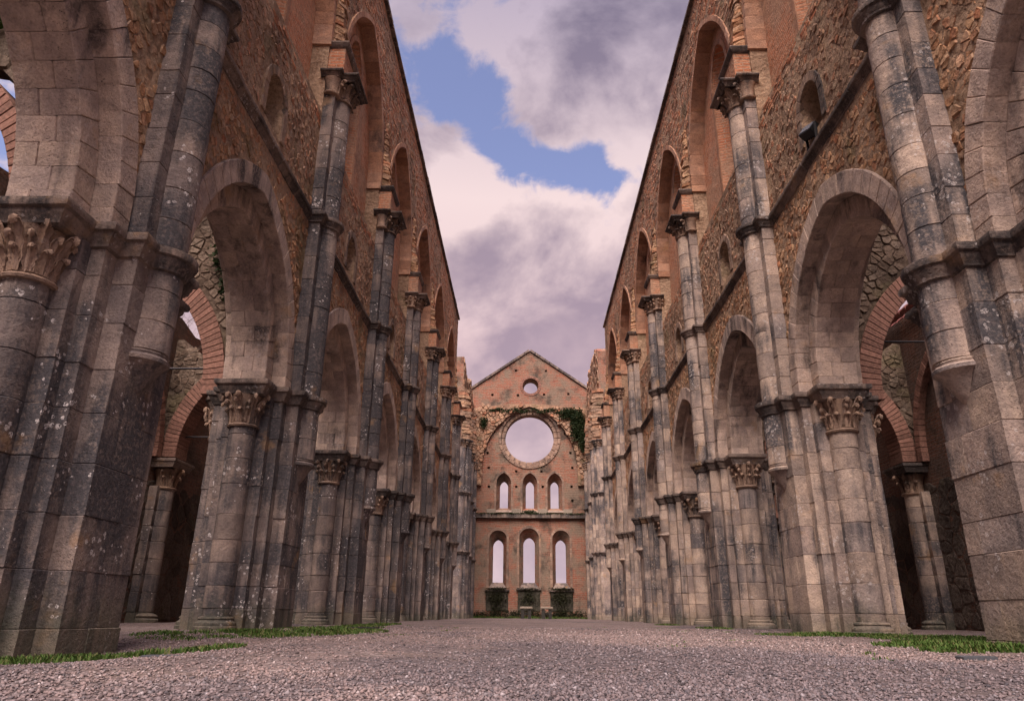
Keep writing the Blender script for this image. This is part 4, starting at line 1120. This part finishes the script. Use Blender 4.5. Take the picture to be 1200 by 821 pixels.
blades('grass_patch', [(2.1, 7.85, 700, .45, .25), (1.75, 8.2, 300, .4, .25)], 'low grass patch in the gravel right of the centre', hgt=.025)
blades('grass_patch', [(-1.35, 9.2, 350, .35, .3)], 'small grass patch in the gravel left of the centre', hgt=.02)
blades('grass_patch', [(x_, 51.2, 1500, 1.1, .35) for x_ in (-3, -1.2, .4, 2, 3.4)], 'green strip of grass along the foot of the end wall', hgt=.13, wid=.03)

tufts = []
for _ in range(46):
    sd_ = random.choice((-1, 1)); tx = sd_*random.uniform(1.2, 3.6); ty = random.uniform(3.6, 16)
    tufts.append((tx, ty, random.randint(12, 60), random.uniform(.04, .16), random.uniform(.04, .14)))
blades('weed_tufts', tufts, 'tiny green weeds scattered through the gravel floor', hgt=.028, wid=.004)
# ------------------------------------------------------------------ small things
def floodlight():
    S = SIDE['right']; yc = (ypier('right', 1)+ypier('right', 2))/2
    x = S['ax']-P_WALL-.03; base = (x, yc, Z_STR+.005)
    T = thing('floodlight', base, 'small black floodlight on the string course below the right wall window', 'floodlight')
    rot = Matrix.Rotation(R(35), 4, 'Y') @ Matrix.Rotation(R(20), 4, 'Z')
    def mp(a, b, h):
        v = rot @ Vector((a, b, h)); return (base[0]+v.x-.02, base[1]+v.y, base[2]+.26+v.z)
    part(MB().box(-.07, .07, -.14, .14, -.10, .10, mp, .012), 'housing', 'black_metal', T)
    part(MB().box(-.078, -.068, -.12, .12, -.08, .08, mp, .002), 'glass', 'glass_plate', T)
    for i in range(5): part(MB().box(.07, .10, -.12+.06*i-.006, -.12+.06*i+.006, -.09, .09, mp, .002), 'cooling_fin', 'black_metal', T)
    br = MB()
    for s in (-1, 1): br.box(base[0]-.03, base[0]+.01, yc+s*.17-.008, yc+s*.17+.008, base[2], base[2]+.30)
    br.box(base[0]-.03, base[0]+.01, yc-.178, yc+.178, base[2]-.002, base[2]+.012)
    part(br, 'bracket', 'black_metal', T)
floodlight()
def ground_light(x, y, w, d, label):
    z = ground_z(x, y)+.0
    T = thing('ground_light', (x, y, z), label, 'ground light', 'flat lights let into the gravel')
    fr = MB()
    for a in ((x-w, x+w, y-d, y-d+.03), (x-w, x+w, y+d-.03, y+d), (x-w, x-w+.03, y-d+.031, y+d-.031), (x+w-.03, x+w, y-d+.031, y+d-.031)): fr.box(*a, z-.05, z+.014)
    part(fr, 'frame', 'pale_steel', T); part(MB().box(x-w+.031, x+w-.031, y-d+.031, y+d-.031, z-.04, z+.012), 'glass', 'glass_plate', T)
ground_light(-2.25, 4.75, .11, .05, 'flat glass light in the gravel beside the nearest left pier')
ground_light(2.95, 5.15, .11, .05, 'flat glass light in the gravel beside the nearest right pier')
def drain(x, y):
    T = thing('drain_grate', (x, y, 0), 'dark iron drain grate in the gravel by the second left pier', 'drain')
    fr = MB()
    for a in ((x-.22, x+.22, y-.22, y-.18), (x-.22, x+.22, y+.18, y+.22), (x-.22, x-.18, y-.179, y+.179), (x+.18, x+.22, y-.179, y+.179)): fr.box(*a, -.06, .035)
    part(fr, 'frame', 'iron', T)
    for i in range(7): part(MB().box(x-.16+i*.05-.01, x-.16+i*.05+.01, y-.179, y+.179, -.02, .028), 'bar', 'iron', T)
drain(-2.6, 12.15)
def stone_seat(x, y, label):
    T = thing('stone_seat', (x, y, 0), label, 'seat', 'small stone seats before the end wall')
    part(MB().box(x-.40, x+.40, y-.26, y+.26, .58, .72, c=.03, jit=.012), 'seat_slab', 'bench_stone', T)
    for s in (-1, 1):
        part(MB().block([(x+s*.22-.11, y-.2), (x+s*.22+.11, y-.2), (x+s*.22+.09, y+.2), (x+s*.22-.09, y+.2)], -.02, .58, lambda a, b, h: (a, b, h), .025, .012), 'leg', 'bench_dark', T)
    part(MB().box(x-.24, x+.24, y-.06, y+.06, .24, .36, c=.02), 'cross_piece', 'bench_dark', T)
stone_seat(-.03, 48.6, 'small stone seat before the end wall, the left of two')
stone_seat(1.28, 48.6, 'small stone seat before the end wall, the right of two')

# bare trees outside the left aisle
def bare_tree(x, y, h, label, seed):
    rnd = random.Random(seed)
    T = thing('bare_tree', (x, y, -.3), label, 'tree', 'bare trees outside the left aisle')
    trunk = MB(); br = MB()
    def tube(mb, p0, p1, r0, r1, n):
        d = (p1-p0).normalized(); a = d.orthogonal().normalized(); b = d.cross(a)
        mb.loops([[tuple(p+a*r*math.cos(t)+b*r*math.sin(t)) for t in [i*2*math.pi/n for i in range(n)]] for p, r in ((p0, r0), (p1, r1))])
    def grow(p, d, L, r, lev):
        segs = 4 if lev < 2 else 3
        for i in range(segs):
            d = (d+Vector((rnd.gauss(0, .13), rnd.gauss(0, .13), rnd.gauss(.03, .1)))).normalized()
            q = p+d*L/segs; r1 = r*(.86 if lev else .9)
            tube(trunk if lev == 0 else br, p, q, r, r1, 7 if lev < 2 else 4)
            if lev < 5 and (i > 0 or lev > 0):
                for _ in range(2 if lev < 4 else 1):
                    nd = (d+Vector((rnd.gauss(0, .65), rnd.gauss(0, .65), rnd.gauss(.15, .35)))).normalized()
                    grow(q, nd, L*rnd.uniform(.5, .72), r1*.6, lev+1)
            p, r = q, r1
    grow(Vector((x, y, -.3)), Vector((0, 0, 1)), h*.5, h*.022, 0)
    part(trunk, 'trunk', 'bark', T); part(br, 'crown', 'bark', T)
bare_tree(-15.5, 27.5, 15, 'bare tree whose twigs show through the left aisle arch', 3)
bare_tree(-14.5, 14.5, 13, 'bare tree standing outside the near left aisle wall', 8)
